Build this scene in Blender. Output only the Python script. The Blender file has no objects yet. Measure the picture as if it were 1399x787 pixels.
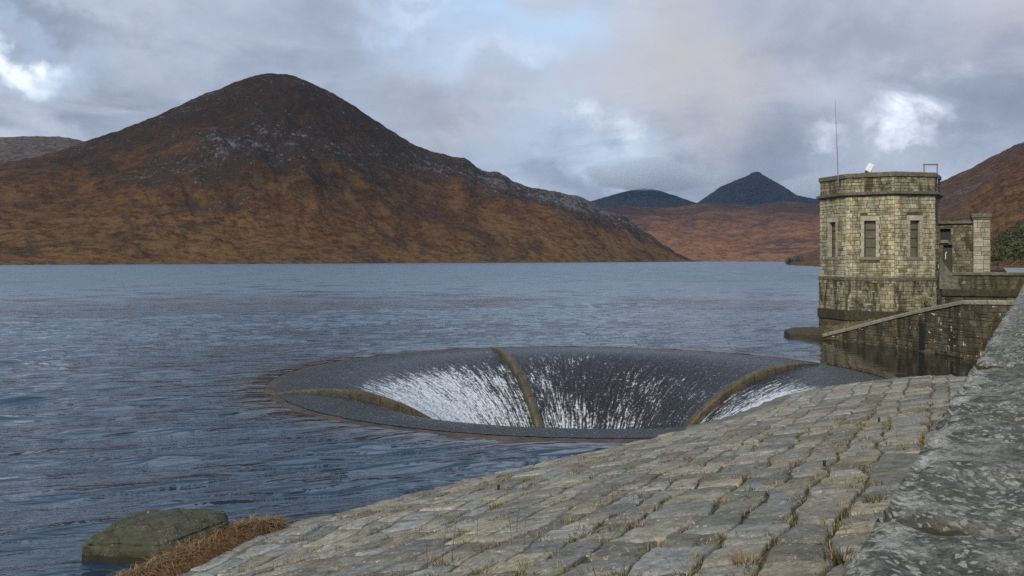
import bpy, math, random
import numpy as np
from mathutils import Vector

random.seed(7)
rng = np.random.default_rng(11)
scene = bpy.context.scene
col = scene.collection

# ------------------------------------------------------------------ camera
F, CX, HY, CAMZ = 1170.0, 700.0, 354.0, 6.0       # focal length in photo pixels, horizon row, eye height over the water
cam_d = bpy.data.cameras.new('camera')
cam = bpy.data.objects.new('camera', cam_d)
col.objects.link(cam)
cam.location = (0, 0, CAMZ)
cam.rotation_euler = (math.pi / 2, 0, 0)
cam_d.sensor_width = 36.0
cam_d.lens = 36.0 * F / 1399.0
cam_d.shift_y = -(393.5 - HY) / 1399.0
cam_d.clip_start = 0.05
cam_d.clip_end = 30000
scene.camera = cam
vs = scene.view_settings
vs.view_transform = 'Standard'
vs.look = 'None'
vs.gamma = 1
vs.exposure = 0.32
vs.use_curve_mapping = False


# ------------------------------------------------------------------ noise
def _hash(ix, iy, seed):
    h = (ix.astype(np.int64) * 374761393 + iy.astype(np.int64) * 668265263 + seed * 1442695041) & 0x7fffffff
    h = ((h ^ (h >> 13)) * 1274126177) & 0x7fffffff
    h = ((h ^ (h >> 16)) * 2246822519) & 0x7fffffff
    return (h ^ (h >> 15)) & 0x7fffffff


def gnoise(x, y, seed=0):
    x = np.asarray(x, float); y = np.asarray(y, float)
    xi = np.floor(x).astype(np.int64); yi = np.floor(y).astype(np.int64)
    xf = x - xi; yf = y - yi
    u = xf * xf * xf * (xf * (xf * 6 - 15) + 10)
    v = yf * yf * yf * (yf * (yf * 6 - 15) + 10)

    def g(dx, dy):
        a = _hash(xi + dx, yi + dy, seed) / 0x7fffffff * 2 * np.pi
        return np.cos(a) * (xf - dx) + np.sin(a) * (yf - dy)
    n0 = g(0, 0) * (1 - u) + g(1, 0) * u
    n1 = g(0, 1) * (1 - u) + g(1, 1) * u
    return (n0 * (1 - v) + n1 * v) * 1.5


def fbm(x, y, seed=0, octv=5, lac=2.03, gain=0.5):
    s = 0; a = 1.0; t = 0
    for i in range(octv):
        s = s + a * gnoise(x * lac ** i + 17.3 * i, y * lac ** i - 9.1 * i, seed + i)
        t += a; a *= gain
    return s / t * 1.4


def ridged(x, y, seed=0, octv=5):
    s = 0; a = 1.0; t = 0
    for i in range(octv):
        n = 1 - np.abs(gnoise(x * 2.07 ** i + 5.1 * i, y * 2.07 ** i + 3.7 * i, seed + i)) * 1.6
        s = s + a * n; t += a; a *= 0.5
    return s / t


def sstep(a, b, x):
    t = np.clip((np.asarray(x, float) - a) / (b - a), 0, 1)
    return t * t * (3 - 2 * t)


# ------------------------------------------------------------------ mesh helpers
def mesh_np(name, V, faces, mats=None, smooth=True, attrs=None, mat_idx=None, uv=None):
    """V (n,3); faces: list of (m,k) int arrays."""
    V = np.asarray(V, np.float32)
    if not isinstance(faces, list):
        faces = [faces]
    faces = [np.asarray(f, np.int32) for f in faces if len(f)]
    me = bpy.data.meshes.new(name)
    me.vertices.add(len(V))
    me.vertices.foreach_set('co', V.ravel())
    loops = np.concatenate([f.ravel() for f in faces])
    tot = np.concatenate([np.full(len(f), f.shape[1], np.int32) for f in faces])
    start = np.concatenate([[0], np.cumsum(tot)[:-1]]).astype(np.int32)
    me.loops.add(len(loops))
    me.loops.foreach_set('vertex_index', loops)
    me.polygons.add(len(tot))
    me.polygons.foreach_set('loop_start', start)
    me.polygons.foreach_set('loop_total', tot)
    me.polygons.foreach_set('use_smooth', np.full(len(tot), bool(smooth)))
    if mat_idx is not None:
        me.polygons.foreach_set('material_index', np.asarray(mat_idx, np.int32))
    for k, a in (attrs or {}).items():
        a = np.asarray(a, np.float32)
        if a.ndim == 2:
            at = me.attributes.new(k, 'FLOAT_COLOR', 'POINT')
            at.data.foreach_set('color', np.c_[a, np.ones(len(a), np.float32)].astype(np.float32).ravel())
        else:
            at = me.attributes.new(k, 'FLOAT', 'POINT')
            at.data.foreach_set('value', a)
    me.update(calc_edges=True)
    me.validate()
    for m in (mats or []):
        me.materials.append(m)
    return me


def obj(name, me, parent=None, loc=None):
    o = bpy.data.objects.new(name, me)
    col.objects.link(o)
    if parent is not None:
        o.parent = parent
    if loc is not None:
        o.location = loc
    return o


def tag(o, label=None, cat=None, group=None, kind=None):
    if label: o['label'] = label
    if cat: o['category'] = cat
    if group: o['group'] = group
    if kind: o['kind'] = kind
    return o


def thing(name, label, cat, loc=(0, 0, 0), group=None):
    o = bpy.data.objects.new(name, None)
    o.empty_display_size = 0.2
    col.objects.link(o)
    o.location = loc
    return tag(o, label, cat, group)


class MB:
    """collects polygons into one mesh"""
    def __init__(self):
        self.v = []; self.f = []; self.c = []; self.cur = (0.5, 0.5, 0.5)

    def add(self, verts, faces):
        b = len(self.v)
        self.v += [tuple(p) for p in verts]
        self.c += [self.cur] * len(verts)
        self.f += [tuple(i + b for i in f) for f in faces]

    def box(self, c, s, bev=0.0, ax=None):
        """box centre c, full size s, chamfered edges when bev, axes ax (3 vectors)"""
        hx, hy, hz = s[0] / 2, s[1] / 2, s[2] / 2
        if bev <= 0:
            P = [(x, y, z) for z in (-hz, hz) for x, y in ((-hx, -hy), (hx, -hy), (hx, hy), (-hx, hy))]
            Fc = [(3, 2, 1, 0), (4, 5, 6, 7), (0, 1, 5, 4), (1, 2, 6, 5), (2, 3, 7, 6), (3, 0, 4, 7)]
        else:
            b = min(bev, hx * .45, hy * .45, hz * .45)
            P = []
            idx = {}
            for sx in (-1, 1):
                for sy in (-1, 1):
                    for sz in (-1, 1):
                        for k in range(3):
                            p = [sx * (hx - b), sy * (hy - b), sz * (hz - b)]
                            p[k] = (sx * hx, sy * hy, sz * hz)[k]
                            idx[(sx, sy, sz, k)] = len(P)
                            P.append(tuple(p))
            Fc = []
            S = (-1, 1)
            for s_ in S:
                q = [idx[(s_, a, c_, 0)] for a, c_ in ((-1, -1), (1, -1), (1, 1), (-1, 1))]
                Fc.append(tuple(q if s_ > 0 else q[::-1]))
                q = [idx[(a, s_, c_, 1)] for a, c_ in ((-1, -1), (1, -1), (1, 1), (-1, 1))]
                Fc.append(tuple(q[::-1] if s_ > 0 else q))
                q = [idx[(a, c_, s_, 2)] for a, c_ in ((-1, -1), (1, -1), (1, 1), (-1, 1))]
                Fc.append(tuple(q if s_ > 0 else q[::-1]))
            for a in S:
                for c_ in S:
                    Fc.append((idx[(a, c_, -1, 0)], idx[(a, c_, 1, 0)], idx[(a, c_, 1, 1)], idx[(a, c_, -1, 1)]))
                    Fc.append((idx[(a, -1, c_, 0)], idx[(a, 1, c_, 0)], idx[(a, 1, c_, 2)], idx[(a, -1, c_, 2)]))
                    Fc.append((idx[(-1, a, c_, 1)], idx[(1, a, c_, 1)], idx[(1, a, c_, 2)], idx[(-1, a, c_, 2)]))
            for a in S:
                for b_ in S:
                    for c_ in S:
                        Fc.append((idx[(a, b_, c_, 0)], idx[(a, b_, c_, 1)], idx[(a, b_, c_, 2)]))
        if ax is None:
            P = [(c[0] + x, c[1] + y, c[2] + z) for x, y, z in P]
        else:
            A = [Vector(a) for a in ax]
            P = [tuple(Vector(c) + A[0] * x + A[1] * y + A[2] * z) for x, y, z in P]
        self.add(P, Fc)

    def prism(self, poly, z0, z1, cap=True):
        n = len(poly)
        P = [(x, y, z0) for x, y in poly] + [(x, y, z1) for x, y in poly]
        Fc = [(i, (i + 1) % n, n + (i + 1) % n, n + i) for i in range(n)]
        if cap:
            Fc += [tuple(range(n - 1, -1, -1)), tuple(range(n, 2 * n))]
        self.add(P, Fc)

    def tube(self, p0, p1, r0, r1=None, n=8, cap=True):
        r1 = r0 if r1 is None else r1
        p0 = Vector(p0); p1 = Vector(p1)
        d = (p1 - p0).normalized()
        a = d.orthogonal().normalized(); b = d.cross(a)
        P = []
        for p, r in ((p0, r0), (p1, r1)):
            for i in range(n):
                t = 2 * math.pi * i / n
                P.append(tuple(p + a * (r * math.cos(t)) + b * (r * math.sin(t))))
        Fc = [(i, (i + 1) % n, n + (i + 1) % n, n + i) for i in range(n)]
        if cap:
            Fc += [tuple(range(n - 1, -1, -1)), tuple(range(n, 2 * n))]
        self.add(P, Fc)

    def build(self, name, mat, parent=None, smooth=False):
        me = bpy.data.meshes.new(name)
        me.from_pydata(self.v, [], self.f)
        at = me.attributes.new('col', 'FLOAT_COLOR', 'POINT')
        at.data.foreach_set('color', np.c_[np.array(self.c, np.float32), np.ones(len(self.c), np.float32)].astype(np.float32).ravel())
        import bmesh
        bm = bmesh.new(); bm.from_mesh(me)
        bmesh.ops.recalc_face_normals(bm, faces=bm.faces)
        bm.to_mesh(me); bm.free()
        for p in me.polygons:
            p.use_smooth = smooth
        me.materials.append(mat)
        return obj(name, me, parent)


# ------------------------------------------------------------------ node helpers
class NT:
    def __init__(self, tree):
        self.t = tree; self.N = tree.nodes; self.L = tree.links

    def add(self, typ, ins=None, **props):
        n = self.N.new(typ)
        for k, v in props.items():
            setattr(n, k, v)
        for k, v in (ins or {}).items():
            s = n.inputs[k]
            if isinstance(v, bpy.types.NodeSocket):
                self.L.new(v, s)
            else:
                s.default_value = v
        return n

    def math(self, op, a, b=0.0, c=None, clamp=False):
        n = self.N.new('ShaderNodeMath'); n.operation = op; n.use_clamp = clamp
        for i, v in enumerate((a, b, c)):
            if v is None: continue
            if isinstance(v, bpy.types.NodeSocket): self.L.new(v, n.inputs[i])
            else: n.inputs[i].default_value = v
        return n.outputs[0]

    def vmath(self, op, a, b=None, scale=None):
        n = self.N.new('ShaderNodeVectorMath'); n.operation = op
        for i, v in enumerate((a, b)):
            if v is None: continue
            if isinstance(v, bpy.types.NodeSocket): self.L.new(v, n.inputs[i])
            else: n.inputs[i].default_value = v
        if scale is not None:
            if isinstance(scale, bpy.types.NodeSocket): self.L.new(scale, n.inputs['Scale'])
            else: n.inputs['Scale'].default_value = scale
        return n.outputs['Value'] if op in ('LENGTH', 'DISTANCE', 'DOT_PRODUCT') else n.outputs[0]

    def mix(self, f, a, b, blend='MIX'):
        n = self.N.new('ShaderNodeMix'); n.data_type = 'RGBA'; n.blend_type = blend
        for i, v in ((0, f), (6, a), (7, b)):
            if isinstance(v, bpy.types.NodeSocket): self.L.new(v, n.inputs[i])
            else: n.inputs[i].default_value = v if i == 0 else (tuple(v) + (1,))[:4]
        return n.outputs[2]

    def noise(self, vec, scale, detail=4, rough=0.5, dist=0.0, typ='FBM', out='Fac'):
        n = self.N.new('ShaderNodeTexNoise'); n.noise_dimensions = '3D'
        try: n.noise_type = typ
        except Exception: pass
        if vec is not None: self.L.new(vec, n.inputs['Vector'])
        n.inputs['Scale'].default_value = scale
        n.inputs['Detail'].default_value = detail
        n.inputs['Roughness'].default_value = rough
        n.inputs['Distortion'].default_value = dist
        return n.outputs[out]

    def voro(self, vec, scale, feature='F1', out='Distance', rand=1.0):
        n = self.N.new('ShaderNodeTexVoronoi'); n.feature = feature
        if vec is not None: self.L.new(vec, n.inputs['Vector'])
        n.inputs['Scale'].default_value = scale
        n.inputs['Randomness'].default_value = rand
        return n.outputs[out]

    def ramp(self, x, a, b, lo=0.0, hi=1.0, smooth=True):
        n = self.N.new('ShaderNodeMapRange')
        n.interpolation_type = 'SMOOTHSTEP' if smooth else 'LINEAR'
        self.L.new(x, n.inputs[0])
        for i, v in ((1, a), (2, b), (3, lo), (4, hi)):
            if isinstance(v, bpy.types.NodeSocket): self.L.new(v, n.inputs[i])
            else: n.inputs[i].default_value = v
        return n.outputs[0]

    def attr(self, name, out='Color'):
        n = self.N.new('ShaderNodeAttribute'); n.attribute_name = name
        return n.outputs[out]

    def mapping(self, vec, scale=(1, 1, 1), rot=(0, 0, 0), loc=(0, 0, 0)):
        n = self.N.new('ShaderNodeMapping')
        self.L.new(vec, n.inputs[0])
        n.inputs['Location'].default_value = loc
        n.inputs['Rotation'].default_value = rot
        n.inputs['Scale'].default_value = scale
        return n.outputs[0]

    def bump(self, h, strength, dist, normal=None):
        n = self.N.new('ShaderNodeBump')
        self.L.new(h, n.inputs['Height'])
        if isinstance(strength, bpy.types.NodeSocket): self.L.new(strength, n.inputs['Strength'])
        else: n.inputs['Strength'].default_value = strength
        n.inputs['Distance'].default_value = dist
        if normal is not None: self.L.new(normal, n.inputs['Normal'])
        return n.outputs[0]


def material(name):
    m = bpy.data.materials.new(name)
    m.use_nodes = True
    t = NT(m.node_tree)
    p = m.node_tree.nodes['Principled BSDF']
    g = m.node_tree.nodes.new('ShaderNodeNewGeometry')
    return m, t, p, g.outputs['Position']


def setp(t, p, **kw):
    for k, v in kw.items():
        k = k.replace('_', ' ')
        s = p.inputs[k]
        if isinstance(v, bpy.types.NodeSocket): t.L.new(v, s)
        else: s.default_value = (tuple(v) + (1,)) if isinstance(v, tuple) and len(v) == 3 and s.type == 'RGBA' else v


def plain_mat(name, c, rough=0.6, metal=0.0, vary=0.25, scale=6.0, bump=0.0):
    m, t, p, P = material(name)
    n = t.noise(P, scale, 5, .6)
    c2 = tuple(x * (1 - vary) for x in c)
    setp(t, p, Base_Color=t.mix(t.ramp(n, .35, .65), c2, c), Roughness=rough, Metallic=metal)
    if bump:
        setp(t, p, Normal=t.bump(n, .5, bump))
    return m


# ------------------------------------------------------------------ sky and light
SUN_AZ, SUN_EL = math.radians(205), math.radians(36)   # clockwise from +Y, behind the viewer on the left


def build_world():
    w = bpy.data.worlds.new('World')
    scene.world = w
    w.use_nodes = True
    t = NT(w.node_tree)
    for n in list(t.N): t.N.remove(n)
    out = t.add('ShaderNodeOutputWorld')
    bg = t.add('ShaderNodeBackground')
    bg.inputs['Strength'].default_value = 0.1
    t.L.new(bg.outputs[0], out.inputs[0])
    sky = t.add('ShaderNodeTexSky', sky_type='NISHITA', sun_disc=False)
    sky.sun_elevation = SUN_EL
    sky.sun_rotation = SUN_AZ
    sky.air_density = 1.0; sky.dust_density = 1.5; sky.altitude = 150
    tc = t.add('ShaderNodeTexCoord').outputs['Generated']
    D = t.vmath('NORMALIZE', tc)
    sep = t.add('ShaderNodeSeparateXYZ', {0: D})
    z = t.math('ADD', t.math('MAXIMUM', sep.outputs[2], 0.0), 0.16)
    pv = t.add('ShaderNodeCombineXYZ', {0: t.math('DIVIDE', sep.outputs[0], z), 1: t.math('DIVIDE', sep.outputs[1], z), 2: 0.37}).outputs[0]
    n1 = t.noise(pv, 0.62, 7, .52, .25)
    n2 = t.noise(pv, 1.5, 7, .55, .5)
    n3 = t.noise(t.mapping(D, (6, 6, 11)), 1.0, 6, .55, .4)
    wv = t.add('ShaderNodeTexNoise', {'Vector': D, 'Scale': 7.0, 'Detail': 6.0, 'Roughness': .6}).outputs['Color']
    Dw = t.vmath('ADD', D, t.vmath('SCALE', t.vmath('SUBTRACT', wv, (.5, .5, .5)), scale=0.22))

    def blob(px, py, sx, sy, lo=1.0, hi=0.0):
        v = Vector(((px - CX) / F, 1, (HY - py) / F)); k = v.length; v.normalize()
        d = t.vmath('SUBTRACT', Dw, tuple(v))
        d = t.vmath('MULTIPLY', d, (F * k / sx, F * k / sx, F * k / sy))
        return t.ramp(t.vmath('LENGTH', d), hi, lo, 1, 0)

    def total(bl):
        s = None
        for b in bl:
            x = t.math('MULTIPLY', blob(*b[:4]), b[4])
            s = x if s is None else t.math('ADD', s, x)
        return s
    K = 10.0
    C = lambda r, g, b: (r * K, g * K, b * K)
    dark = C(.205, .240, .320); grey = C(.375, .43, .535); warm = C(.455, .452, .485); white = C(.80, .86, .97)
    base = t.mix(t.ramp(n1, .36, .60), dark, grey)
    n4 = t.noise(t.mapping(D, (3.2, 3.2, 6.5)), 1.0, 8, .58, .6)
    base = t.mix(t.math('MULTIPLY', t.ramp(n4, .50, .66), .75), base, C(.50, .545, .64))
    base = t.mix(t.math('MULTIPLY', t.ramp(n4, .47, .34), .70), base, C(.215, .255, .34))
    base = t.mix(t.math('MULTIPLY', t.ramp(n2, .44, .62), .5), base, C(.49, .535, .63))
    base = t.mix(t.math('MULTIPLY', t.ramp(n3, .35, .7), .35), base, C(.31, .38, .50))
    wm = total([(960, 110, 230, 150, .95), (1390, 20, 200, 110, .55), (600, 170, 160, 110, .35), (760, 190, 90, 60, -.2)])
    base = t.mix(t.math('MAXIMUM', wm, 0.0, clamp=True), base, warm)
    dk = total([(100, 0, 170, 40, .8), (1180, 40, 230, 90, .55), (1120, 190, 160, 60, .45), (690, 110, 70, 50, .3), (620, 40, 120, 60, .2),
                (1330, 190, 120, 60, .4), (450, 60, 120, 50, .3), (900, 245, 380, 55, .9), (560, 130, 200, 60, .25), (1250, 215, 160, 40, .3), (200, 130, 150, 40, .3), (1390, 60, 90, 60, .4)])
    base = t.mix(t.math('MAXIMUM', dk, 0.0, clamp=True), base, dark)
    # thin places where the blue sky of the Sky Texture looks through
    gap = total([(690, 55, 210, 95, .95), (560, 5, 190, 50, .9), (790, 30, 120, 50, .5), (30, 62, 180, 50, .6), (760, 195, 150, 70, .30), (60, 10, 60, 25, .4),
                 (850, 215, 120, 50, .35), (680, 260, 120, 60, .3)])
    zen = t.math('MULTIPLY', t.ramp(n2, .44, .58), t.ramp(sep.outputs[2], .30, .5))
    gap = t.math('ADD', gap, t.math('MULTIPLY', zen, .8))
    gap = t.math('MULTIPLY', gap, t.ramp(n2, .28, .62, .45, 1.1))
    blue = t.mix(.6, t.vmath('SCALE', sky.outputs[0], scale=1.0), C(.54, .69, .90))
    base = t.mix(t.math('MINIMUM', gap, 1.0, clamp=True), base, blue)
    wh = total([(22, 62, 105, 40, 1.15), (1318, 92, 58, 42, 1.0), (1262, 152, 90, 38, 1.0), (1225, 125, 50, 30, .5), (826, 190, 45, 50, .45), (690, 85, 90, 30, .15),
                (850, 220, 60, 20, .3), (1130, 195, 50, 25, .35), (300, 165, 90, 35, .4), (1200, 100, 120, 40, .15), (560, 4, 80, 18, .15), (1385, 165, 40, 30, .4)])
    wh = t.math('MULTIPLY', wh, t.ramp(n4, .42, .56, .15, 1.3))
    wh = t.math('MULTIPLY', wh, t.ramp(n3, .34, .56, .45, 1.15))
    base = t.mix(t.math('MULTIPLY', wh, .95, clamp=True), base, white)
    t.L.new(base, bg.inputs[0])
    w.cycles.sampling_method = 'MANUAL'
    w.cycles.sample_map_resolution = 512
    sd = bpy.data.lights.new('sun', 'SUN')
    sd.energy = 2.7
    sd.angle = math.radians(12)
    sd.color = (1.0, .91, .78)
    so = bpy.data.objects.new('sun', sd)
    col.objects.link(so)
    d = Vector((math.sin(SUN_AZ) * math.cos(SUN_EL), math.cos(SUN_AZ) * math.cos(SUN_EL), math.sin(SUN_EL)))
    so.rotation_euler = d.to_track_quat('Z', 'Y').to_euler()
    so.location = d * 200


build_world()


def at(px, py, z=0.0):
    """ground point under a photo pixel at height z"""
    Y = F * (CAMZ - z) / (py - HY)
    return Vector(((px - CX) / F * Y, Y, z))


# ------------------------------------------------------------------ dam geometry
BC = np.array([3.45, 43.7]); BR = 15.3               # bell-mouth centre and rim radius
NC = np.array([-.698, .716]); N0 = 17.2; SL = .22    # the paved slope: fall direction, waterline offset, gradient
WD = np.array([.524, .852]); WN = np.array([-.852, .524]); W0 = .371   # crest wall direction, its water-side normal and offset


def slope_z(x, y):
    n = NC[0] * x + NC[1] * y
    z = SL * (N0 - 1.35 * (1 - sstep(15.6, 18.8, y)) * sstep(11, 15.5, n) - n)
    z2 = np.minimum(.75 * (20.0 - x), .40 * (43.2 - y))
    k = .22
    h = np.clip(.5 + .5 * (z2 - z) / k, 0, 1)
    z = z2 * (1 - h) + z * h - k * h * (1 - h) * .6
    z = z + .34 * np.exp(-((x - 14.6) ** 2 + (y - 37.6) ** 2) / 18.0)
    return z


# ------------------------------------------------------------------ materials: stone
def stone_mat(name, c_lo, c_hi, lichen=(.50, .50, .44), dark=(.05, .05, .045), moss=(.07, .075, .025), lich=.55, mossa=.35, darka=.5,
              scale=1.0, bump=.012, use_col=True, warm=None):
    m, t, p, P = material(name)
    n_big = t.noise(P, .9 * scale, 5, .6)
    n_mid = t.noise(P, 5 * scale, 6, .65)
    n_fin = t.noise(P, 38 * scale, 5, .7)
    c = t.mix(t.ramp(n_mid, .32, .68), c_lo, c_hi)
    if use_col:
        c = t.mix(1.0, c, t.attr('col'), 'MULTIPLY')
    if warm:
        c = t.mix(t.math('MULTIPLY', t.ramp(t.noise(P, 1.7 * scale, 4, .6), .5, .72), .6), c, warm)
    # dark weathering, pale lichen spots, moss
    n_x = t.noise(P, 14 * scale, 6, .75)
    n_y = t.noise(P, 90 * scale, 3, .7)
    c = t.mix(t.math('MULTIPLY', t.ramp(n_x, .50, .66), darka), c, dark)
    c = t.mix(t.math('MULTIPLY', t.ramp(n_fin, .52, .70), darka * .8), c, dark)
    c = t.mix(t.math('MULTIPLY', t.ramp(n_y, .40, .62), .35), c, dark)
    v = t.voro(t.vmath('ADD', P, t.vmath('SCALE', t.add('ShaderNodeTexNoise', {'Vector': P, 'Scale': 9 * scale}).outputs['Color'], scale=.18 / scale)), 11 * scale)
    spots = t.math('MULTIPLY', t.ramp(v, .16, .30, 1, 0), t.ramp(t.noise(P, 2.6 * scale, 4, .6), .44, .60))
    sp2 = t.ramp(t.noise(P, 17 * scale, 6, .72), .60, .70)
    c = t.mix(t.math('MULTIPLY', t.math('MAXIMUM', spots, sp2), lich), c, lichen)
    c = t.mix(t.math('MULTIPLY', t.ramp(t.math('ADD', n_big, t.math('MULTIPLY', n_mid, .35)), .68, .86), mossa), c, moss)
    h = t.math('ADD', t.math('MULTIPLY', n_mid, .7), t.math('MULTIPLY', n_fin, .45))
    setp(t, p, Base_Color=c, Roughness=t.ramp(n_mid, .3, .7, .78, .95), Normal=t.bump(h, .9, bump), Specular_IOR_Level=.3)
    return m


def coping_mat():
    """dark weathered granite crowded with pale crustose lichen, most of all along the arris"""
    m, t, p, P = material('wall_stone')
    nb = t.noise(P, 2.2, 5, .6); nm = t.noise(P, 9, 6, .7); nf = t.noise(P, 45, 5, .7); ny = t.noise(P, 130, 3, .7)
    c = t.mix(t.ramp(nm, .36, .64), (.055, .057, .049), (.235, .235, .21))
    c = t.mix(t.math('MULTIPLY', t.ramp(nb, .40, .62), .45), c, (.10, .105, .075))
    c = t.mix(t.math('MULTIPLY', t.ramp(nf, .48, .66), .7), c, (.028, .029, .025))
    edge = t.attr('edge', 'Fac')
    warp = t.vmath('SCALE', t.vmath('SUBTRACT', t.add('ShaderNodeTexNoise', {'Vector': P, 'Scale': 26.0, 'Detail': 4.0}).outputs['Color'], (.5, .5, .5)), scale=.06)
    Pw = t.vmath('ADD', P, warp)
    def spots(sc, size, lo, hi):
        v = t.N.new('ShaderNodeTexVoronoi'); v.inputs['Scale'].default_value = sc
        t.L.new(Pw, v.inputs['Vector'])
        rad = t.math('MULTIPLY', t.add('ShaderNodeSeparateColor', {0: v.outputs['Color']}).outputs[0], size)
        r_ = t.math('MULTIPLY', rad, t.ramp(t.math('ADD', nb, t.math('MULTIPLY', edge, .16)), lo, hi))
        return t.ramp(t.math('SUBTRACT', v.outputs['Distance'], r_), -.06, .02, 1, 0)
    s1 = spots(17, .52, .40, .56); s2 = spots(40, .56, .32, .50)
    li = t.mix(t.ramp(ny, .4, .6), (.30, .31, .28), (.52, .53, .48))
    c = t.mix(t.math('MULTIPLY', s1, .42), c, li)
    c = t.mix(t.math('MULTIPLY', s2, .68), c, li)
    c = t.mix(t.math('MULTIPLY', t.math('MULTIPLY', edge, t.math('MULTIPLY', t.ramp(nf, .42, .52), t.ramp(nm, .44, .56))), .8), c, (.50, .50, .45))
    c = t.mix(t.math('MULTIPLY', t.ramp(ny, .45, .65), .5), c, (.03, .03, .026))
    js = t.attr('joint', 'Fac')
    c = t.mix(t.math('MULTIPLY', js, t.ramp(nm, .38, .58)), c, (.050, .038, .016))
    h = t.math('ADD', t.math('MULTIPLY', nm, .7), t.math('ADD', t.math('MULTIPLY', nf, .4), t.math('MULTIPLY', s1, .12)))
    setp(t, p, Base_Color=c, Roughness=.92, Normal=t.bump(h, 1.0, .03), Specular_IOR_Level=.25)
    return m


M = {}
M['paving'] = stone_mat('paving_stone', (.135, .132, .113), (.305, .294, .248), lichen=(.54, .525, .45), dark=(.06, .062, .06), moss=(.085, .08, .03),
                        lich=.65, mossa=.30, darka=.65, bump=.025, warm=(.30, .25, .17))
M['coping'] = coping_mat()
M['granite'] = stone_mat('tower_granite', (.27, .253, .188), (.50, .467, .355), lichen=(.55, .52, .42), dark=(.10, .08, .045), moss=(.10, .085, .03),
                         lich=.25, mossa=.35, darka=.45, scale=.8, bump=.02)
M['dressed'] = stone_mat('dressed_granite', (.31, .292, .222), (.46, .43, .335), lichen=(.6, .57, .47), dark=(.12, .10, .06), lich=.25, mossa=.15, darka=.35, scale=.8)
M['stained'] = stone_mat('stained_granite', (.06, .05, .03), (.15, .125, .075), lichen=(.45, .45, .40), dark=(.015, .013, .008), moss=(.045, .04, .012),
                         lich=.12, mossa=.55, darka=.6, scale=.8, bump=.02)
M['darkcope'] = stone_mat('weathered_coping', (.085, .075, .055), (.20, .185, .14), lichen=(.4, .4, .35), dark=(.03, .025, .018), lich=.3, mossa=.5, darka=.6, scale=.8, use_col=False)
M['ramp'] = stone_mat('ramp_coping', (.19, .176, .13), (.34, .318, .24), lichen=(.5, .48, .4), moss=(.10, .085, .03), lich=.3, mossa=.4, darka=.5, use_col=False)
M['mortar'] = plain_mat('mortar', (.10, .085, .055), .95, vary=.5, scale=3)
M['moss'] = stone_mat('joint_moss', (.022, .022, .010), (.06, .05, .022), lichen=(.11, .085, .035), dark=(.012, .012, .006), moss=(.045, .05, .012),
                      lich=.6, mossa=.6, darka=.5, scale=1.6, use_col=False)
def soil_mat():
    m, t, p, P = material('joint_fill')
    n1 = t.noise(P, 3, 5, .65); n2 = t.noise(P, 22, 5, .7)
    a = t.mix(t.ramp(n1, .40, .60), (.042, .050, .012), (.095, .072, .026))
    b = t.mix(t.ramp(n1, .35, .65), (.10, .095, .075), (.20, .19, .155))
    c = t.mix(t.attr('far', 'Fac'), a, b)
    c = t.mix(t.math('MULTIPLY', t.ramp(n2, .45, .65), .7), c, (.025, .022, .014))
    setp(t, p, Base_Color=c, Roughness=.95, Normal=t.bump(n2, 1, .03))
    return m


M['soil'] = soil_mat()
M['metal'] = plain_mat('grey_steel', (.30, .27, .28), .45, .7)
M['white_metal'] = plain_mat('white_painted_metal', (.78, .79, .80), .4, 0, .1)
M['black'] = plain_mat('black_iron', (.012, .012, .012), .6)
M['pane'] = plain_mat('boarded_pane', (.115, .115, .062), .35, 0, .3, 2.0)
M['pane_top'] = plain_mat('upper_pane', (.15, .11, .08), .4, 0, .3, 3.0)
M['frame'] = plain_mat('window_frame', (.03, .028, .02), .6)
M['glass'] = plain_mat('lamp_glass', (.45, .5, .55), .1)


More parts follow.
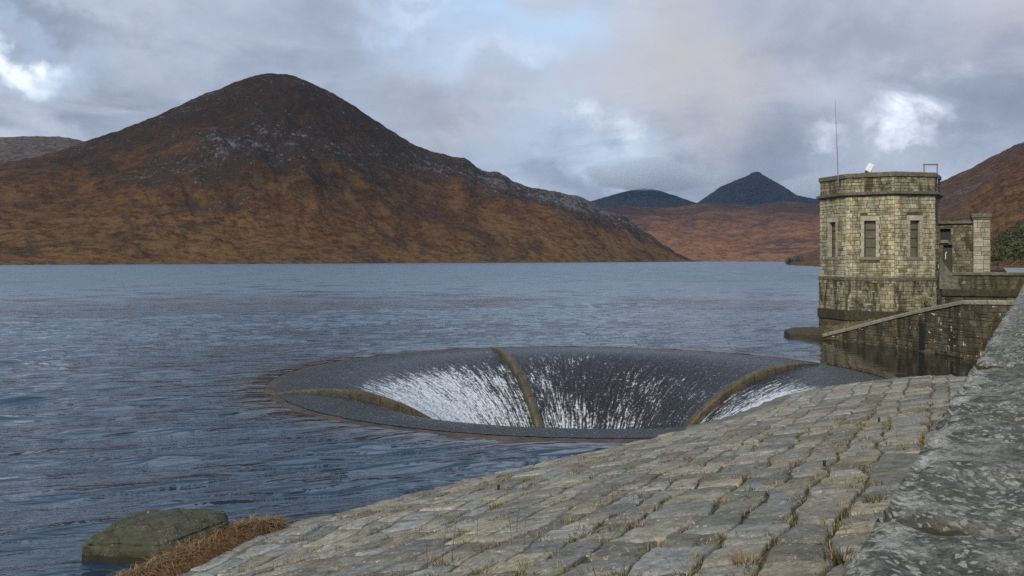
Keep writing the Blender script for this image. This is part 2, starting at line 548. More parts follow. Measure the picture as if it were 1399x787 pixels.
# ------------------------------------------------------------------ paved slope
def build_slope():
    th = math.radians(26.4)
    A = np.array([math.sin(th), math.cos(th)]); B = np.array([-math.cos(th), math.sin(th)])   # along the rows, across them (towards the water)
    # base sheet with moss and soil showing in the joints
    aa = np.arange(-20, 64, .25); bb = np.arange(-9, 26, .25)
    ga, gb = np.meshgrid(aa, bb, indexing='ij')
    X = A[0] * ga + B[0] * gb; Y = A[1] * ga + B[1] * gb
    Z = slope_z(X, Y)
    wn0 = WN[0] * X + WN[1] * Y - W0
    far = sstep(3.0, 8.0, wn0 + 2.0 * fbm(X * .3, Y * .3, 44, 3))
    Z = Z - .035 + .042 * far + .012 * fbm(X * .8, Y * .8, 45, 3)
    # under the crest wall and behind it the sheet drops away below the crest road
    wn = WN[0] * X + WN[1] * Y - W0
    Z = np.where(wn < -.5, np.minimum(Z, 2.5), Z)
    n, m_ = ga.shape
    idx = np.arange(n * m_).reshape(n, m_)
    fc = np.stack([idx[:-1, :-1], idx[1:, :-1], idx[1:, 1:], idx[:-1, 1:]], -1).reshape(-1, 4)
    zc = Z.ravel()[fc].min(1); wc = wn.ravel()[fc].max(1)
    rc = np.hypot(X - BC[0], Y - BC[1]).ravel()[fc].min(1)
    fc = fc[(zc > -2.5) & (wc > -.6) & ~((rc < 15.4) & (zc < -.25))]
    root = tag(obj('embankment', mesh_np('embankment', np.c_[X.ravel(), Y.ravel(), Z.ravel()], fc[:, ::-1], [M['soil']], attrs={'far': far.ravel()})), kind='structure',
               label='sloping stone paved face of the dam in the foreground', cat='embankment')
    V = []; Fq = []; Cc = []; nv = 0
    joints = []
    bpos = -7.0; row = 0
    while bpos < 25:
        wdt = random.uniform(.48, .92)
        b0, b1 = bpos, bpos + wdt
        a = -18 + random.uniform(0, 1)
        while a < 60:
            L = random.choice((random.uniform(.55, .95), random.uniform(.8, 1.35), random.uniform(.45, .7)))
            a0, a1 = a, a + L
            a = a1
            am, bm_ = (a0 + a1) / 2, (b0 + b1) / 2
            x, y = A * am + B * bm_
            z = float(slope_z(x, y))
            if z < -.9 or y < 1.0: continue
            if z < -.02 and math.hypot(x - BC[0], y - BC[1]) < 15.6: continue
            if WN[0] * x + WN[1] * y - W0 < -.35: continue
            px = CX + F * x / y; py = HY + F * (CAMZ - z) / y
            if px < -250 or px > 1700 or py > 1100: continue
            near = y < 24
            nu, nw = (15, 10) if y < 14 else ((11, 8) if near else (6, 5))
            pu = np.linspace(-1, 1, nu); pw = np.linspace(-1, 1, nw)
            # denser towards the edges so that the arris is round
            if near:
                pu = np.concatenate([[-1, -.985, -.955], np.linspace(-.88, .88, nu - 6), [.955, .985, 1]])
                pw = np.concatenate([[-1, -.98, -.945], np.linspace(-.85, .85, nw - 4), [.945, .98, 1]]); 
            else:
                pu = np.concatenate([[-1, -.96], np.linspace(-.85, .85, nu - 3), [.96, 1]])
                pw = np.concatenate([[-1, -.95], np.linspace(-.8, .8, nw - 3), [.95, 1]])
            nu, nw = len(pu), len(pw)
            U, W = np.meshgrid(pu, pw, indexing='ij')
            g = random.uniform(.006, .022)
            g += .022 * random.random() * math.exp(-max(0, WN[0] * x + WN[1] * y - W0) / 3.5)
            rnd = random.uniform(.02, .12)
            Us = U * (1 - rnd * .5 * np.abs(W) ** 5 * np.abs(U)); Ws = W * (1 - rnd * .7 * np.abs(U) ** 5 * np.abs(W))
            ac = am + Us * (L / 2 - g)
            # wobbly row boundaries
            wb0 = b0 + .17 * gnoise(ac * .75, np.full_like(ac, row * 7.7), 3) + .03 * gnoise(ac * 3, np.full_like(ac, row * 7.7), 5)
            wb1 = b1 + .17 * gnoise(ac * .75, np.full_like(ac, (row + 1) * 7.7), 3) + .03 * gnoise(ac * 3, np.full_like(ac, (row + 1) * 7.7), 5)
            bc = (wb0 + wb1) / 2 + Ws * ((wb1 - wb0) / 2 - g)
            ac = ac + (.05 * gnoise(bc * 1.6, np.full_like(bc, a0 * 5.1), 8)) + Ws * random.uniform(-.10, .10)
            xx = A[0] * ac + B[0] * bc; yy = A[1] * ac + B[1] * bc
            edge = np.maximum(np.abs(U), np.abs(W))
            dome = random.uniform(.0, .010)
            hh = .028 + random.uniform(-.014, .018) + dome * (1 - U ** 2 * .6 - W ** 2 * .6)
            hh = hh + random.uniform(-.012, .012) * U + random.uniform(-.014, .014) * W
            hh = hh + .015 * fbm(xx * 2.6, yy * 2.6, 21, 4) + .018 * fbm(xx * 9, yy * 9, 31, 3)
            hh = hh - .010 * np.clip((edge - .80) / .2, 0, 1) ** 2 * (1 + fbm(xx * 5, yy * 5, 33, 3)) - .012 * np.clip((edge - .93) / .05, 0, 1) - .055 * np.clip((edge - .975) / .025, 0, 1)
            zz = slope_z(xx, yy) + hh
            P = np.stack([xx, yy, zz], -1).reshape(-1, 3)
            ii = np.arange(nu * nw).reshape(nu, nw) + nv
            Fq.append(np.stack([ii[:-1, :-1], ii[:-1, 1:], ii[1:, 1:], ii[1:, :-1]], -1).reshape(-1, 4))
            V.append(P); nv += len(P)
            br = random.uniform(.60, 1.50)
            tint = random.random()
            cc = (1.0, .99, .94) if tint < .5 else ((.92, .97, 1.06) if tint < .82 else (1.10, 1.0, .82))
            Cc.append(np.tile(np.array([[br * cc[0], br * cc[1], br * cc[2]]]), (len(P), 1)))
            if y < 26:
                for k in range(4):
                    s = random.random()
                    joints.append((a0 + .0, b0 + s * wdt)) if k % 2 else joints.append((a0 + s * L, b0))
        bpos = b1; row += 1
    st = obj('paving_stones', mesh_np('paving_stones', np.concatenate(V), np.concatenate(Fq)[:, ::-1], [M['paving']], attrs={'col': np.concatenate(Cc)}), root)
    return A, B, joints


ROW_A, ROW_B, JOINTS = build_slope()


# ------------------------------------------------------------------ grass in the joints
def grass_mat():
    m, t, p, P = material('grass_blades')
    setp(t, p, Base_Color=t.attr('col'), Roughness=.7)
    m.use_backface_culling = False
    return m


M['grass'] = grass_mat()


class Blades:
    def __init__(self):
        self.V = []; self.F = []; self.C = []; self.n = 0

    def blade(self, x, y, z, h, w, lean, az, c, flat=0.0):
        dx, dy = math.cos(az), math.sin(az)
        sx, sy = -dy, dx
        for k, (s, ww) in enumerate(((0, 1), (.45, .8), (.8, .5), (1, .06))):
            ox = lean * h * s ** 1.8
            hz = h * s * (1 - flat * .8) - .35 * lean * h * s ** 3
            for q in (-1, 1):
                self.V.append((x + dx * ox + sx * q * w * ww, y + dy * ox + sy * q * w * ww, z + hz))
                self.C.append(c)
        b = self.n
        for k in range(3):
            self.F.append((b + 2 * k, b + 2 * k + 1, b + 2 * k + 3, b + 2 * k + 2))
        self.n += 8

    def mesh(self, name):
        return mesh_np(name, np.array(self.V), np.array(self.F), [M['grass']], attrs={'col': np.array(self.C)})


PAL = {'green': ((.065, .080, .016), (.11, .115, .026), (.045, .055, .014)),
       'straw': ((.25, .19, .085), (.17, .12, .045), (.30, .24, .12)),
       'rust': ((.15, .085, .028), (.20, .125, .045)),
       'dark': ((.03, .032, .012), (.05, .04, .015), (.07, .045, .018))}


def tuft(B_, x, y, z, n, h, r, kinds, lean=.6, w=.004):
    for i in range(n):
        a = random.uniform(0, 6.283); q = r * math.sqrt(random.random())
        c = random.choice(PAL[random.choice(kinds)])
        k = random.uniform(.7, 1.25)
        B_.blade(x + q * math.cos(a), y + q * math.sin(a), z - .02, h * random.uniform(.45, 1.1), w * random.uniform(.7, 1.4), random.uniform(.1, lean * 1.6),
                 a + random.uniform(-.8, .8), tuple(v * k for v in c))


def build_grass():
    B_ = Blades()
    cnt = 0
    for a, b in JOINTS:
        x, y = ROW_A * a + ROW_B * b
        z = float(slope_z(x, y))
        if z < .12: continue
        wn = WN[0] * x + WN[1] * y - W0
        dens = .36 + 1.3 * math.exp(-wn / 3.0)
        m = float(fbm(np.array([x * .55]), np.array([y * .55]), 77, 3)[0])
        if random.random() > dens * (1.0 + 1.6 * m): continue
        kinds = ['green', 'straw', 'dark'] if random.random() < .45 else ['straw', 'rust', 'straw']
        if random.random() < .5: kinds = ['green', 'green', 'dark', 'straw']
        k = .6 + .8 * random.random()
        nb = int(random.uniform(8, 26) * k)
        tuft(B_, x, y, z, int(nb * 1.8), .105 * k, .15 * k, kinds, .9, .0045)
        # creeping along the joint
        for q in (0, 1, 0, 1):
            s = random.uniform(-.45, .45)
            d = ROW_A if q else ROW_B
            tuft(B_, x + d[0] * s, y + d[1] * s, float(slope_z(x + d[0] * s, y + d[1] * s)), nb // 2, .06, .08, kinds, .9, .0042)
        cnt += 1
    tag(obj('grass', B_.mesh('grass')), 'short green and straw coloured grass in the joints of the paved slope', 'grass', kind='stuff')


build_grass()


def on_slope(px, py):
    """point of the paved slope seen at a photo pixel"""
    lo, hi = 2.0, 60.0
    for i in range(400):
        Y = lo + (hi - lo) * i / 400
        X = (px - CX) / F * Y; Z = CAMZ - (py - HY) / F * Y
        if Z <= slope_z(np.float64(X), np.float64(Y)) + .02:
            break
    return X, Y, float(slope_z(np.float64(X), np.float64(Y))) + .02


for (px, py, n, h, r, kinds, label) in (
        (1195, 690, 90, .17, .14, ['green', 'green', 'dark'], 'bright green leafy tuft growing at the foot of the crest wall'),
        (1152, 768, 110, .17, .18, ['dark', 'dark', 'rust'], 'dark brown heathery tuft in the corner by the crest wall'),
        (992, 690, 80, .17, .10, ['straw', 'rust', 'straw'], 'upright straw coloured grass tuft at a stone corner'),
        (680, 696, 70, .17, .17, ['dark', 'green', 'rust'], 'low dark tuft alone on the left part of the paved slope'),
        (617, 716, 60, .14, .14, ['green', 'straw', 'green'], 'small yellow green tuft farthest left on the paved slope'),
        (1022, 772, 110, .16, .16, ['straw', 'rust', 'straw'], 'orange straw tuft at the bottom edge of the photo'),
        (775, 716, 60, .14, .12, ['rust', 'straw', 'dark'], 'rust coloured tuft in a long joint of the slope')):
    x, y, z = on_slope(px, py)
    B_ = Blades()
    tuft(B_, 0, 0, 0, n, h, r, kinds, .8, .005)
    o = obj('grass_tuft', B_.mesh('grass_tuft'), loc=(x, y, z))
    tag(o, label, 'grass tuft', 'grass tufts on the paved slope')

# thin dry stalks
STALK = [(604, 778, .62), (618, 770, .55), (652, 735, .45), (700, 745, .5), (716, 752, .42), (706, 730, .38), (585, 775, .35), (790, 728, .3), (838, 688, .35), (865, 690, .3)]
for i, (px, py, h) in enumerate(STALK):
    x, y, z = on_slope(px, py)
    mb = MB()
    mb.cur = (.06, .045, .025)
    dx, dy = random.uniform(-.08, .08), random.uniform(-.05, .05)
    mb.tube((0, 0, -.03), (dx * .4, dy * .4, h * .5), .0045, .0035, 5)
    mb.tube((dx * .4, dy * .4, h * .5), (dx, dy, h), .0035, .0015, 5)
    for k in range(5):
        s = .45 + .12 * k
        a = random.uniform(0, 6.28)
        mb.tube((dx * s, dy * s, h * s), (dx * s + .05 * math.cos(a), dy * s + .05 * math.sin(a), h * s + .05), .0022, .001, 4)
    o = mb.build('dry_stalk', M['grass'])
    o.location = (x, y, z)
    tag(o, 'thin leafless dry stalk standing out of a joint on the left of the paved slope', 'weed', 'dry stalks on the paved slope')

for (px, py, label) in ((1126, 640, 'short black iron peg standing on a pale stone near the crest wall'),
                        (1201, 578, 'short black iron peg standing farthest up the paved slope'),
                        (681, 670, 'short black iron peg near the water edge of the paved slope')):
    x, y, z = on_slope(px, py)
    mb = MB()
    mb.tube((0, 0, -.03), (.01, 0, .11), .026, .026, 8)
    mb.tube((.01, 0, .105), (.01, 0, .13), .036, .03, 8)
    o = mb.build('iron_peg', M['black'])
    o.location = (x, y, z)
    tag(o, label, 'peg', 'iron pegs on the paved slope')


# ------------------------------------------------------------------ crest wall beside the camera
def build_crest_wall():
    root = thing('crest_wall', 'massive lichen spotted granite parapet wall along the dam crest on the right', 'wall', (WN[0] * W0, WN[1] * W0, 3.0))
    ox, oy, oz = root.location
    top = CAMZ - .70
    thick = .78
    cuts = [-3.0, -.6, 2.55, 4.35, 6.6, 9.2, 11.5, 14.2, 17.0, 20, 23, 26, 29.2]
    u = 29.2
    while u < 84: u += 2.8; cuts.append(u)
    rr = random.Random(5)
    for i in range(len(cuts) - 1):
        u0, u1 = cuts[i] + .012, cuts[i + 1] - .012
        near = u0 < 12
        du = .022 if u0 < 5 else (.045 if near else .15)
        nu = max(6, int((u1 - u0) / du)); nw = 56 if u0 < 5 else (28 if near else 12)
        us = np.linspace(u0, u1, nu)
        # cross-section: outer face, rounded arris, top, back face
        s = np.linspace(0, 1, nw)
        prof_t = []; prof_z = []
        hs = .42
        per = [hs, thick, hs]; tot = sum(per)
        for q in s * tot:
            if q < hs: prof_t.append(0.0); prof_z.append(-hs + q)
            elif q < hs + thick: prof_t.append(q - hs); prof_z.append(0.0)
            else: prof_t.append(thick); prof_z.append(-(q - hs - thick))
        T = np.array(prof_t)[None, :].repeat(nu, 0); Zl = np.array(prof_z)[None, :].repeat(nu, 0)
        U = us[:, None].repeat(nw, 1)
        # rounded edges: pull the corners in
        d_edge = np.maximum(0, .05 - np.minimum(T, thick - T)) / .05
        topm = (Zl > -.001)
        Zl = Zl - np.where(topm, .030 * d_edge ** 2, 0)
        endd = np.minimum(U - u0, u1 - U)
        er = np.clip(1 - endd / .13, 0, 1) ** 2
        jn = np.clip(1 - endd / (.16 + .10 * gnoise(T * 5, np.full_like(T, i * 3.1), 47)), 0, 1)
        wob = .10 * gnoise(T * 2.3 + i * 9.1, U * .0 + i * 3.3, 41)
        lump = .034 * fbm(U * 1.5, T * 1.9 + i, 51, 4) + .022 * fbm(U * 5, T * 5 + i, 61, 4) + (.006 * fbm(U * 17, T * 17 + i, 62, 3) if near else 0)
        off = rr.uniform(-.012, .012); tilt = rr.uniform(-.008, .008)
        Zn = top + Zl + np.where(topm, lump + off + tilt * (U - (u0 + u1) / 2) - .085 * er, lump * .3)
        chips = np.clip(fbm(U * 6.0, np.full_like(U, 2.2), 71, 4), 0, 1)
        Tn = T + np.where(~topm & (T < .1), .008 * fbm(U * 3, Zl * 3, 81, 4), 0) + np.where(topm & (T < .10), .018 * chips * (1 - T / .10), 0)
        Zn = Zn - np.where(topm & (T < .10), .014 * chips * (1 - T / .10), 0)
        Un = U + wob * er
        X = WD[0] * Un - WN[0] * Tn; Y = WD[1] * Un - WN[1] * Tn
        V = np.stack([X, Y, Zn - oz], -1).reshape(-1, 3)
        ii = np.arange(nu * nw).reshape(nu, nw)
        fc = np.stack([ii[:-1, :-1], ii[:-1, 1:], ii[1:, 1:], ii[1:, :-1]], -1).reshape(-1, 4)
        caps = [ii[0, ::-1][None, :], ii[-1, :][None, :]]
        obj('coping_stone', mesh_np('coping_stone', V, [fc[:, ::-1], caps[0][:, ::-1], caps[1][:, ::-1]], [M['coping']], attrs={'edge': np.clip(1 - np.abs(T - .02) / .085, 0, 1).ravel(), 'joint': jn.ravel()}), root)
    # body below the coping: coursed blocks on the water face
    mb = MB()
    c0 = (WD * 40 - WN * (thick / 2))
    mb.box((c0[0], c0[1], 2.5 - oz + .05), (87, thick - .08, 4.75 - .02), 0, ((WD[0], WD[1], 0), (-WN[0], -WN[1], 0), (0, 0, 1)))
    mb.build('wall_body', M['coping'], root)
    # moss and gravel packed in the open joints of the coping
    mj = MB()
    for u in cuts[1:7]:
        for k in range(26):
            tt = random.uniform(.03, thick - .05)
            p = WD * (u + random.uniform(-.05, .05) + .03 * math.sin(tt * 9)) - WN * tt
            r = random.uniform(.015, .045)
            mj.box((p[0], p[1], top - oz - .045 - random.uniform(0, .02)), (r * 2, r * 1.6, r * 1.2), r * .5,
                   (Vector((1, random.uniform(-.4, .4), 0)).normalized(), Vector((random.uniform(-.4, .4), 1, 0)).normalized(), (0, 0, 1)))
    mj.build('joint_moss', M['moss'], root, True)


build_crest_wall()

# dam crest road behind the wall
mb = MB()
c = WD * 40 - WN * 4.0 + WN * W0
mb.box((c[0], c[1], 3.9), (150, 6.2, .4), 0, ((WD[0], WD[1], 0), (-WN[0], -WN[1], 0), (0, 0, 1)))
tag(mb.build('road', plain_mat('crest_gravel', (.16, .15, .135), .95, vary=.35, scale=20, bump=.01)), 'gravel road along the dam crest', 'road', kind='structure')


# ------------------------------------------------------------------ masonry
def masonry(mb_add, u0, u1, z0, z1, f, holes=(), course=(.22, .36), length=(.32, .85), proud=.035, rr=None, tones=None, quoin=False, joint=.012, light=0.0):
    """squared rubble on a wall face. f(u, z, d) -> 3-D point, d outwards."""
    rr = rr or random
    z = z0
    k = 0
    while z < z1 - .02:
        h = rr.uniform(*course)
        if z1 - z - h < course[0] * .6: h = z1 - z
        u = u0
        first = True
        while u < u1 - .01:
            L = rr.uniform(*length)
            if quoin and first: L = .55 if k % 2 else .34
            if quoin and u1 - u - L < .6 and u1 - u > .6: L = u1 - u - (.34 if k % 2 else .55)
            if u1 - u - L < length[0] * .6: L = u1 - u
            q = quoin and (first or u + L >= u1 - .01)
            first = False
            parts = [(u, u + L, z, z + h)]
            if not q and h > .30 and rr.random() < .35:
                parts = [(u, u + L, z, z + h * .5), (u, u + L, z + h * .5, z + h)]
            elif not q and L > .6 and rr.random() < .3:
                parts = [(u, u + L * .45, z, z + h), (u + L * .45, u + L, z, z + h)]
            for (a, b, c_, d_) in parts:
                segs = [(a, b)]
                for (h0, h1, hz0, hz1) in holes:
                    if d_ <= hz0 + .01 or c_ >= hz1 - .01: continue
                    ns = []
                    for (s0, s1) in segs:
                        if s1 <= h0 or s0 >= h1: ns.append((s0, s1)); continue
                        if h0 - s0 > .06: ns.append((s0, h0))
                        if s1 - h1 > .06: ns.append((h1, s1))
                    segs = ns
                for (s0, s1) in segs:
                    j = joint
                    p = proud * rr.uniform(.45, 1.3)
                    e = .02
                    br = rr.uniform(.64, 1.22)
                    tn = rr.choice(tones or ((1, 1, 1), (1.06, 1, .86), (.92, .95, .98)))
                    if q: br = rr.uniform(1.05, 1.35)
                    mb_add.cur = tuple(br * x for x in tn)
                    A0 = [f(s0 + j, c_ + j, 0), f(s1 - j, c_ + j, 0), f(s1 - j, d_ - j, 0), f(s0 + j, d_ - j, 0)]
                    A1 = [f(s0 + j + e * .5, c_ + j + e * .5, p * .75), f(s1 - j - e * .5, c_ + j + e * .5, p * .75), f(s1 - j - e * .5, d_ - j - e * .5, p * .75), f(s0 + j + e * .5, d_ - j - e * .5, p * .75)]
                    t_ = [p * rr.uniform(.85, 1.35) for _ in range(4)]
                    A2 = [f(s0 + j + e * 2, c_ + j + e * 1.6, t_[0]), f(s1 - j - e * 2, c_ + j + e * 1.6, t_[1]), f(s1 - j - e * 2, d_ - j - e * 1.6, t_[2]), f(s0 + j + e * 2, d_ - j - e * 1.6, t_[3])]
                    mb_add.add(A0 + A1 + A2, [(0, 1, 5, 4), (1, 2, 6, 5), (2, 3, 7, 6), (3, 0, 4, 7), (4, 5, 9, 8), (5, 6, 10, 9), (6, 7, 11, 10), (7, 4, 8, 11), (8, 9, 10, 11)])
            u += L
        z += h; k += 1


# ------------------------------------------------------------------ valve tower
TC = Vector((32.6, 76.0)); TR = 5.02
FA = [math.radians(-122.2 + 45 * k) for k in range(8)]


def octo(R, grow=0.0):
    return [(R * math.cos(a + math.radians(22.5)), R * math.sin(a + math.radians(22.5))) for a in FA]


def facet(R, k):
    """mapping for facet k of an octagon of circumradius R (local to the tower)"""
    a = FA[k]
    ap = R * math.cos(math.radians(22.5)); hw = R * math.sin(math.radians(22.5))
    n = Vector((math.cos(a), math.sin(a), 0)); s = Vector((-math.sin(a), math.cos(a), 0))
    def f(u, z, d):
        return tuple(n * (ap + d) + s * u + Vector((0, 0, z)))
    return f, hw, n, s, ap


def ring(mb, R0, R1, z0, z1):
    """octagonal ring slab between circumradii R0 (inner) and R1"""
    a = octo(R0); b = octo(R1)
    P = [(x, y, z0) for x, y in a] + [(x, y, z0) for x, y in b] + [(x, y, z1) for x, y in a] + [(x, y, z1) for x, y in b]
    Fc = []
    for i in range(8):
        j = (i + 1) % 8
        Fc += [(i, j, 8 + j, 8 + i), (16 + i, 16 + j, 24 + j, 24 + i), (8 + i, 8 + j, 24 + j, 24 + i), (i, j, 16 + j, 16 + i)]
    mb.add(P, Fc)


def build_tower():
    root = thing('valve_tower', 'octagonal granite valve tower standing in the water with slit windows', 'tower', (TC.x, TC.y, 0))
    rr = random.Random(3)
    # core
    mb = MB(); mb.cur = (.7, .7, .7)
    mb.prism(octo(TR - .42), -3, 11.9); core = mb.build('core', M['mortar'], root)
    WW, WZ0, WZ1 = .46, 6.18, 9.22
    win = {0: 1, 7: 1, 1: 1, 3: 1, 5: 1}
    wall = MB(); plinth = MB(); base = MB(); par = MB(); back = MB(); dress = MB()
    for k in range(8):
        f, hw, n, s, ap = facet(TR, k)
        holes = []
        if k in win:
            holes = [(-WW - .30, WW + .30, WZ0 - .26, WZ1 + .42)]
        masonry(wall, -hw, hw, 4.25, 11.32, f, holes, (.25, .43), (.38, 1.0), .04, rr, quoin=True)
        # mortar backing, split around the opening
        def bk(u0, u1, z0, z1, f=f):
            back.add([f(u0, z0, 0), f(u1, z0, 0), f(u1, z1, 0), f(u0, z1, 0), f(u0, z0, -.4), f(u1, z0, -.4), f(u1, z1, -.4), f(u0, z1, -.4)],
                     [(0, 1, 2, 3), (0, 4, 5, 1), (1, 5, 6, 2), (2, 6, 7, 3), (3, 7, 4, 0)])
        if holes:
            bk(-hw, -WW - .02, 4.2, 11.4); bk(WW + .02, hw, 4.2, 11.4); bk(-WW - .02, WW + .02, 4.2, WZ0 - .05); bk(-WW - .02, WW + .02, WZ1 + .02, 11.4)
        else:
            bk(-hw, hw, 4.2, 11.4)
        f2, hw2, *_ = facet(TR + .10, k)
        masonry(plinth, -hw2, hw2, 1.62, 4.22, f2, (), (.26, .44), (.4, 1.0), .035, rr, quoin=True)
        masonry(base, -hw2, hw2, -.9, .80, f2, (), (.26, .36), (.4, .9), .03, rr)
        f3, hw3, *_ = facet(TR - .02, k)
        masonry(par, -hw3, hw3, 11.6, 12.88, f3, (), (.24, .36), (.3, .8), .04, rr)
        # windows with dressed surrounds
        if k in win:
            w = bpy.data.objects.new('window', None); col.objects.link(w); w.parent = root
            dr = MB()
            f4 = f
            def blk(u0, u1, z0, z1, d0=-.36, d1=.045, b=rr, dr=dr, f4=f4):
                br = b.uniform(.85, 1.15); dr.cur = (br, br * .99, br * .97)
                e = .012
                P = [f4(u0, z0, d0), f4(u1, z0, d0), f4(u1, z1, d0), f4(u0, z1, d0),
                     f4(u0, z0, d1 - e), f4(u1, z0, d1 - e), f4(u1, z1, d1 - e), f4(u0, z1, d1 - e),
                     f4(u0 + e, z0 + e, d1), f4(u1 - e, z0 + e, d1), f4(u1 - e, z1 - e, d1), f4(u0 + e, z1 - e, d1)]
                dr.add(P, [(0, 1, 5, 4), (1, 2, 6, 5), (2, 3, 7, 6), (3, 0, 4, 7), (4, 5, 9, 8), (5, 6, 10, 9), (6, 7, 11, 10), (7, 4, 8, 11), (8, 9, 10, 11)])
            nb = 9; hz = (WZ1 - WZ0) / nb
            for i in range(nb):
                ex = .32 if i % 2 == 0 else .25
                for sg in (-1, 1):
                    a_, b_ = sorted((sg * WW, sg * (WW + ex)))
                    blk(a_, b_, WZ0 + i * hz + .004, WZ0 + (i + 1) * hz - .004)
            blk(-WW - .30, -.0, WZ1 + .004, WZ1 + .42, d1=.06); blk(.004, WW + .30, WZ1 + .004, WZ1 + .42, d1=.06)
            dr.build('surround', M['dressed'], w)
            sl = MB()
            sl.box(f(0, WZ0 - .13, -.17), (2 * WW + .60, .46, .25), .015, (s, n, (0, 0, 1)))
            sl.build('sill', M['dressed'], w)
            pn = MB(); pn.box(f(0, (WZ0 + 8.45) / 2, -.30), (2 * WW, .04, 8.45 - WZ0), 0, (s, n, (0, 0, 1))); pn.build('pane', M['pane'], w)
            pt = MB(); pt.box(f(0, (8.53 + WZ1) / 2, -.30), (2 * WW, .04, WZ1 - 8.53), 0, (s, n, (0, 0, 1))); pt.build('upper_pane', M['pane_top'], w)
            fr = MB()
            fr.box(f(0, 8.49, -.27), (2 * WW, .12, .08), .01, (s, n, (0, 0, 1)))
            for zr in (7.0, 7.75): fr.box(f(0, zr, -.265), (2 * WW - .12, .05, .05), .008, (s, n, (0, 0, 1)))
            for sg in (-1, 1): fr.box(f(sg * (WW - .03), (WZ0 + WZ1) / 2, -.255), (.06, .05, WZ1 - WZ0), .01, (s, n, (0, 0, 1)))
            fr.build('frame', M['frame'], w)
    wall.build('wall', M['tower_wall'], root)
    back.build('wall_backing', M['mortar'], root)
    plinth.build('plinth', M['plinth'], root)
    base.build('footing', M['stained'], root)
    par.build('parapet', M['parapet'], root)
    b = MB(); b.prism(octo(TR + .10), .75, 4.24); b.prism(octo(TR + .10), -3, .74)
    b.build('plinth_backing', M['mortar'], root)
    b = MB(); ring(b, TR - .55, TR - .02, 11.56, 12.9); b.build('parapet_backing', M['mortar'], root)
    b = MB(); ring(b, TR - .5, TR + .20, 4.20, 4.40); ring(b, TR - .5, TR + .14, 4.403, 4.48)
    b.build('plinth_ledge', M['darkcope'], root)
    b = MB(); ring(b, TR - .5, TR + .24, .82, 1.58); b.build('lower_band', M['stained'], root)
    b = MB(); ring(b, TR - .5, TR + .14, 11.30, 11.42); ring(b, TR - .5, TR + .34, 11.423, 11.60); ring(b, TR - .5, TR + .22, 11.603, 11.66)
    b.build('cornice', M['darkcope'], root)
    # coping of single slabs
    b = MB()
    for k in range(8):
        f, hw, n, s, ap = facet(TR + .14, k)
        for (a_, c_) in ((-1, -.33), (-.33, .36), (.36, 1)):
            g = .008
            z0, z1 = 12.90, 13.27 + rr.uniform(-.012, .012)
            i0, i1 = a_ * hw + g, c_ * hw - g
            r_in = (ap - .8) / ap
            P = []
            for zz, e in ((z0, 0), (z1 - .05, 0), (z1, .05)):
                P += [f(i0 + e * .3, zz, -e), f(i1 - e * .3, zz, -e), f(i1 * r_in, zz, -.8 + e), f(i0 * r_in, zz, -.8 + e)]
            Fc = [(3, 2, 1, 0), (8, 9, 10, 11)]
            for l in (0, 4):
                Fc += [(l + i, l + (i + 1) % 4, l + 4 + (i + 1) % 4, l + 4 + i) for i in range(4)]
            b.add(P, Fc)
    b.build('coping', M['darkcope'], root)
    b = MB(); b.prism(octo(TR - .5), 11.9, 12.2); b.build('roof', M['darkcope'], root)
    # drain pipe on the right flank
    f, hw, n, s, ap = facet(TR, 2)
    b = MB()
    p = f(-hw + .35, 11.2, .10)
    b.tube((p[0], p[1], 11.2), (p[0], p[1], 8.9), .09, .09, 10)
    b.build('drain_pipe', M['black'], root)
    return root


def masonry_variant(name, dark_amt, whites=.0, tone=1.0):
    """granite with dark run-off staining below a ledge and some white lime bloom along the joints"""
    m, t, p, P = material(name)
    n_mid = t.noise(P, 4, 6, .65); n_fin = t.noise(P, 30, 5, .7)
    st = t.noise(t.mapping(P, (1.5, 1.5, .45)), 1.0, 6, .65, 1.2)
    c = t.mix(t.ramp(n_mid, .32, .68), tuple(x * tone for x in (.235, .217, .145)), tuple(x * tone for x in (.44, .408, .285)))
    c = t.mix(1.0, c, t.attr('col'), 'MULTIPLY')
    c = t.mix(t.math('MULTIPLY', t.ramp(st, .40, .62), dark_amt), c, (.035, .028, .014))
    c = t.mix(t.math('MULTIPLY', t.ramp(n_fin, .5, .75), .5), c, (.05, .04, .02))
    if whites:
        w = t.math('MULTIPLY', t.math('MAXIMUM', t.ramp(t.noise(t.mapping(P, (1.2, 1.2, 7)), 1.2, 2, .5), .66, .70), t.ramp(t.noise(t.mapping(P, (7, 7, 1.4)), 1.2, 2, .5), .67, .71)), t.ramp(t.noise(P, 1.7, 3, .5), .50, .58))
        c = t.mix(t.math('MULTIPLY', w, whites), c, (.72, .70, .62))
    setp(t, p, Base_Color=c, Roughness=.9, Normal=t.bump(t.math('ADD', n_mid, t.math('MULTIPLY', n_fin, .5)), .9, .02), Specular_IOR_Level=.25)
    return m


M['plinth'] = masonry_variant('plinth_granite', .92, .7, .80)
M['parapet'] = masonry_variant('parapet_granite', .85, 0, .85)
M['tower_wall'] = masonry_variant('tower_wall_granite', .55, .55, 1.06)
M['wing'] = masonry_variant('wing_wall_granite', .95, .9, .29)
M['screen'] = masonry_variant('shaded_screen_granite', .85, .3, .55)  # low tone puts the shade on the screen wall into its colour
TOWER = build_tower()

# things on the tower roof
def tower_pt(px, z):
    Y = TC.y - 3.4
    return Vector(((px - CX) / F * Y, Y, z))


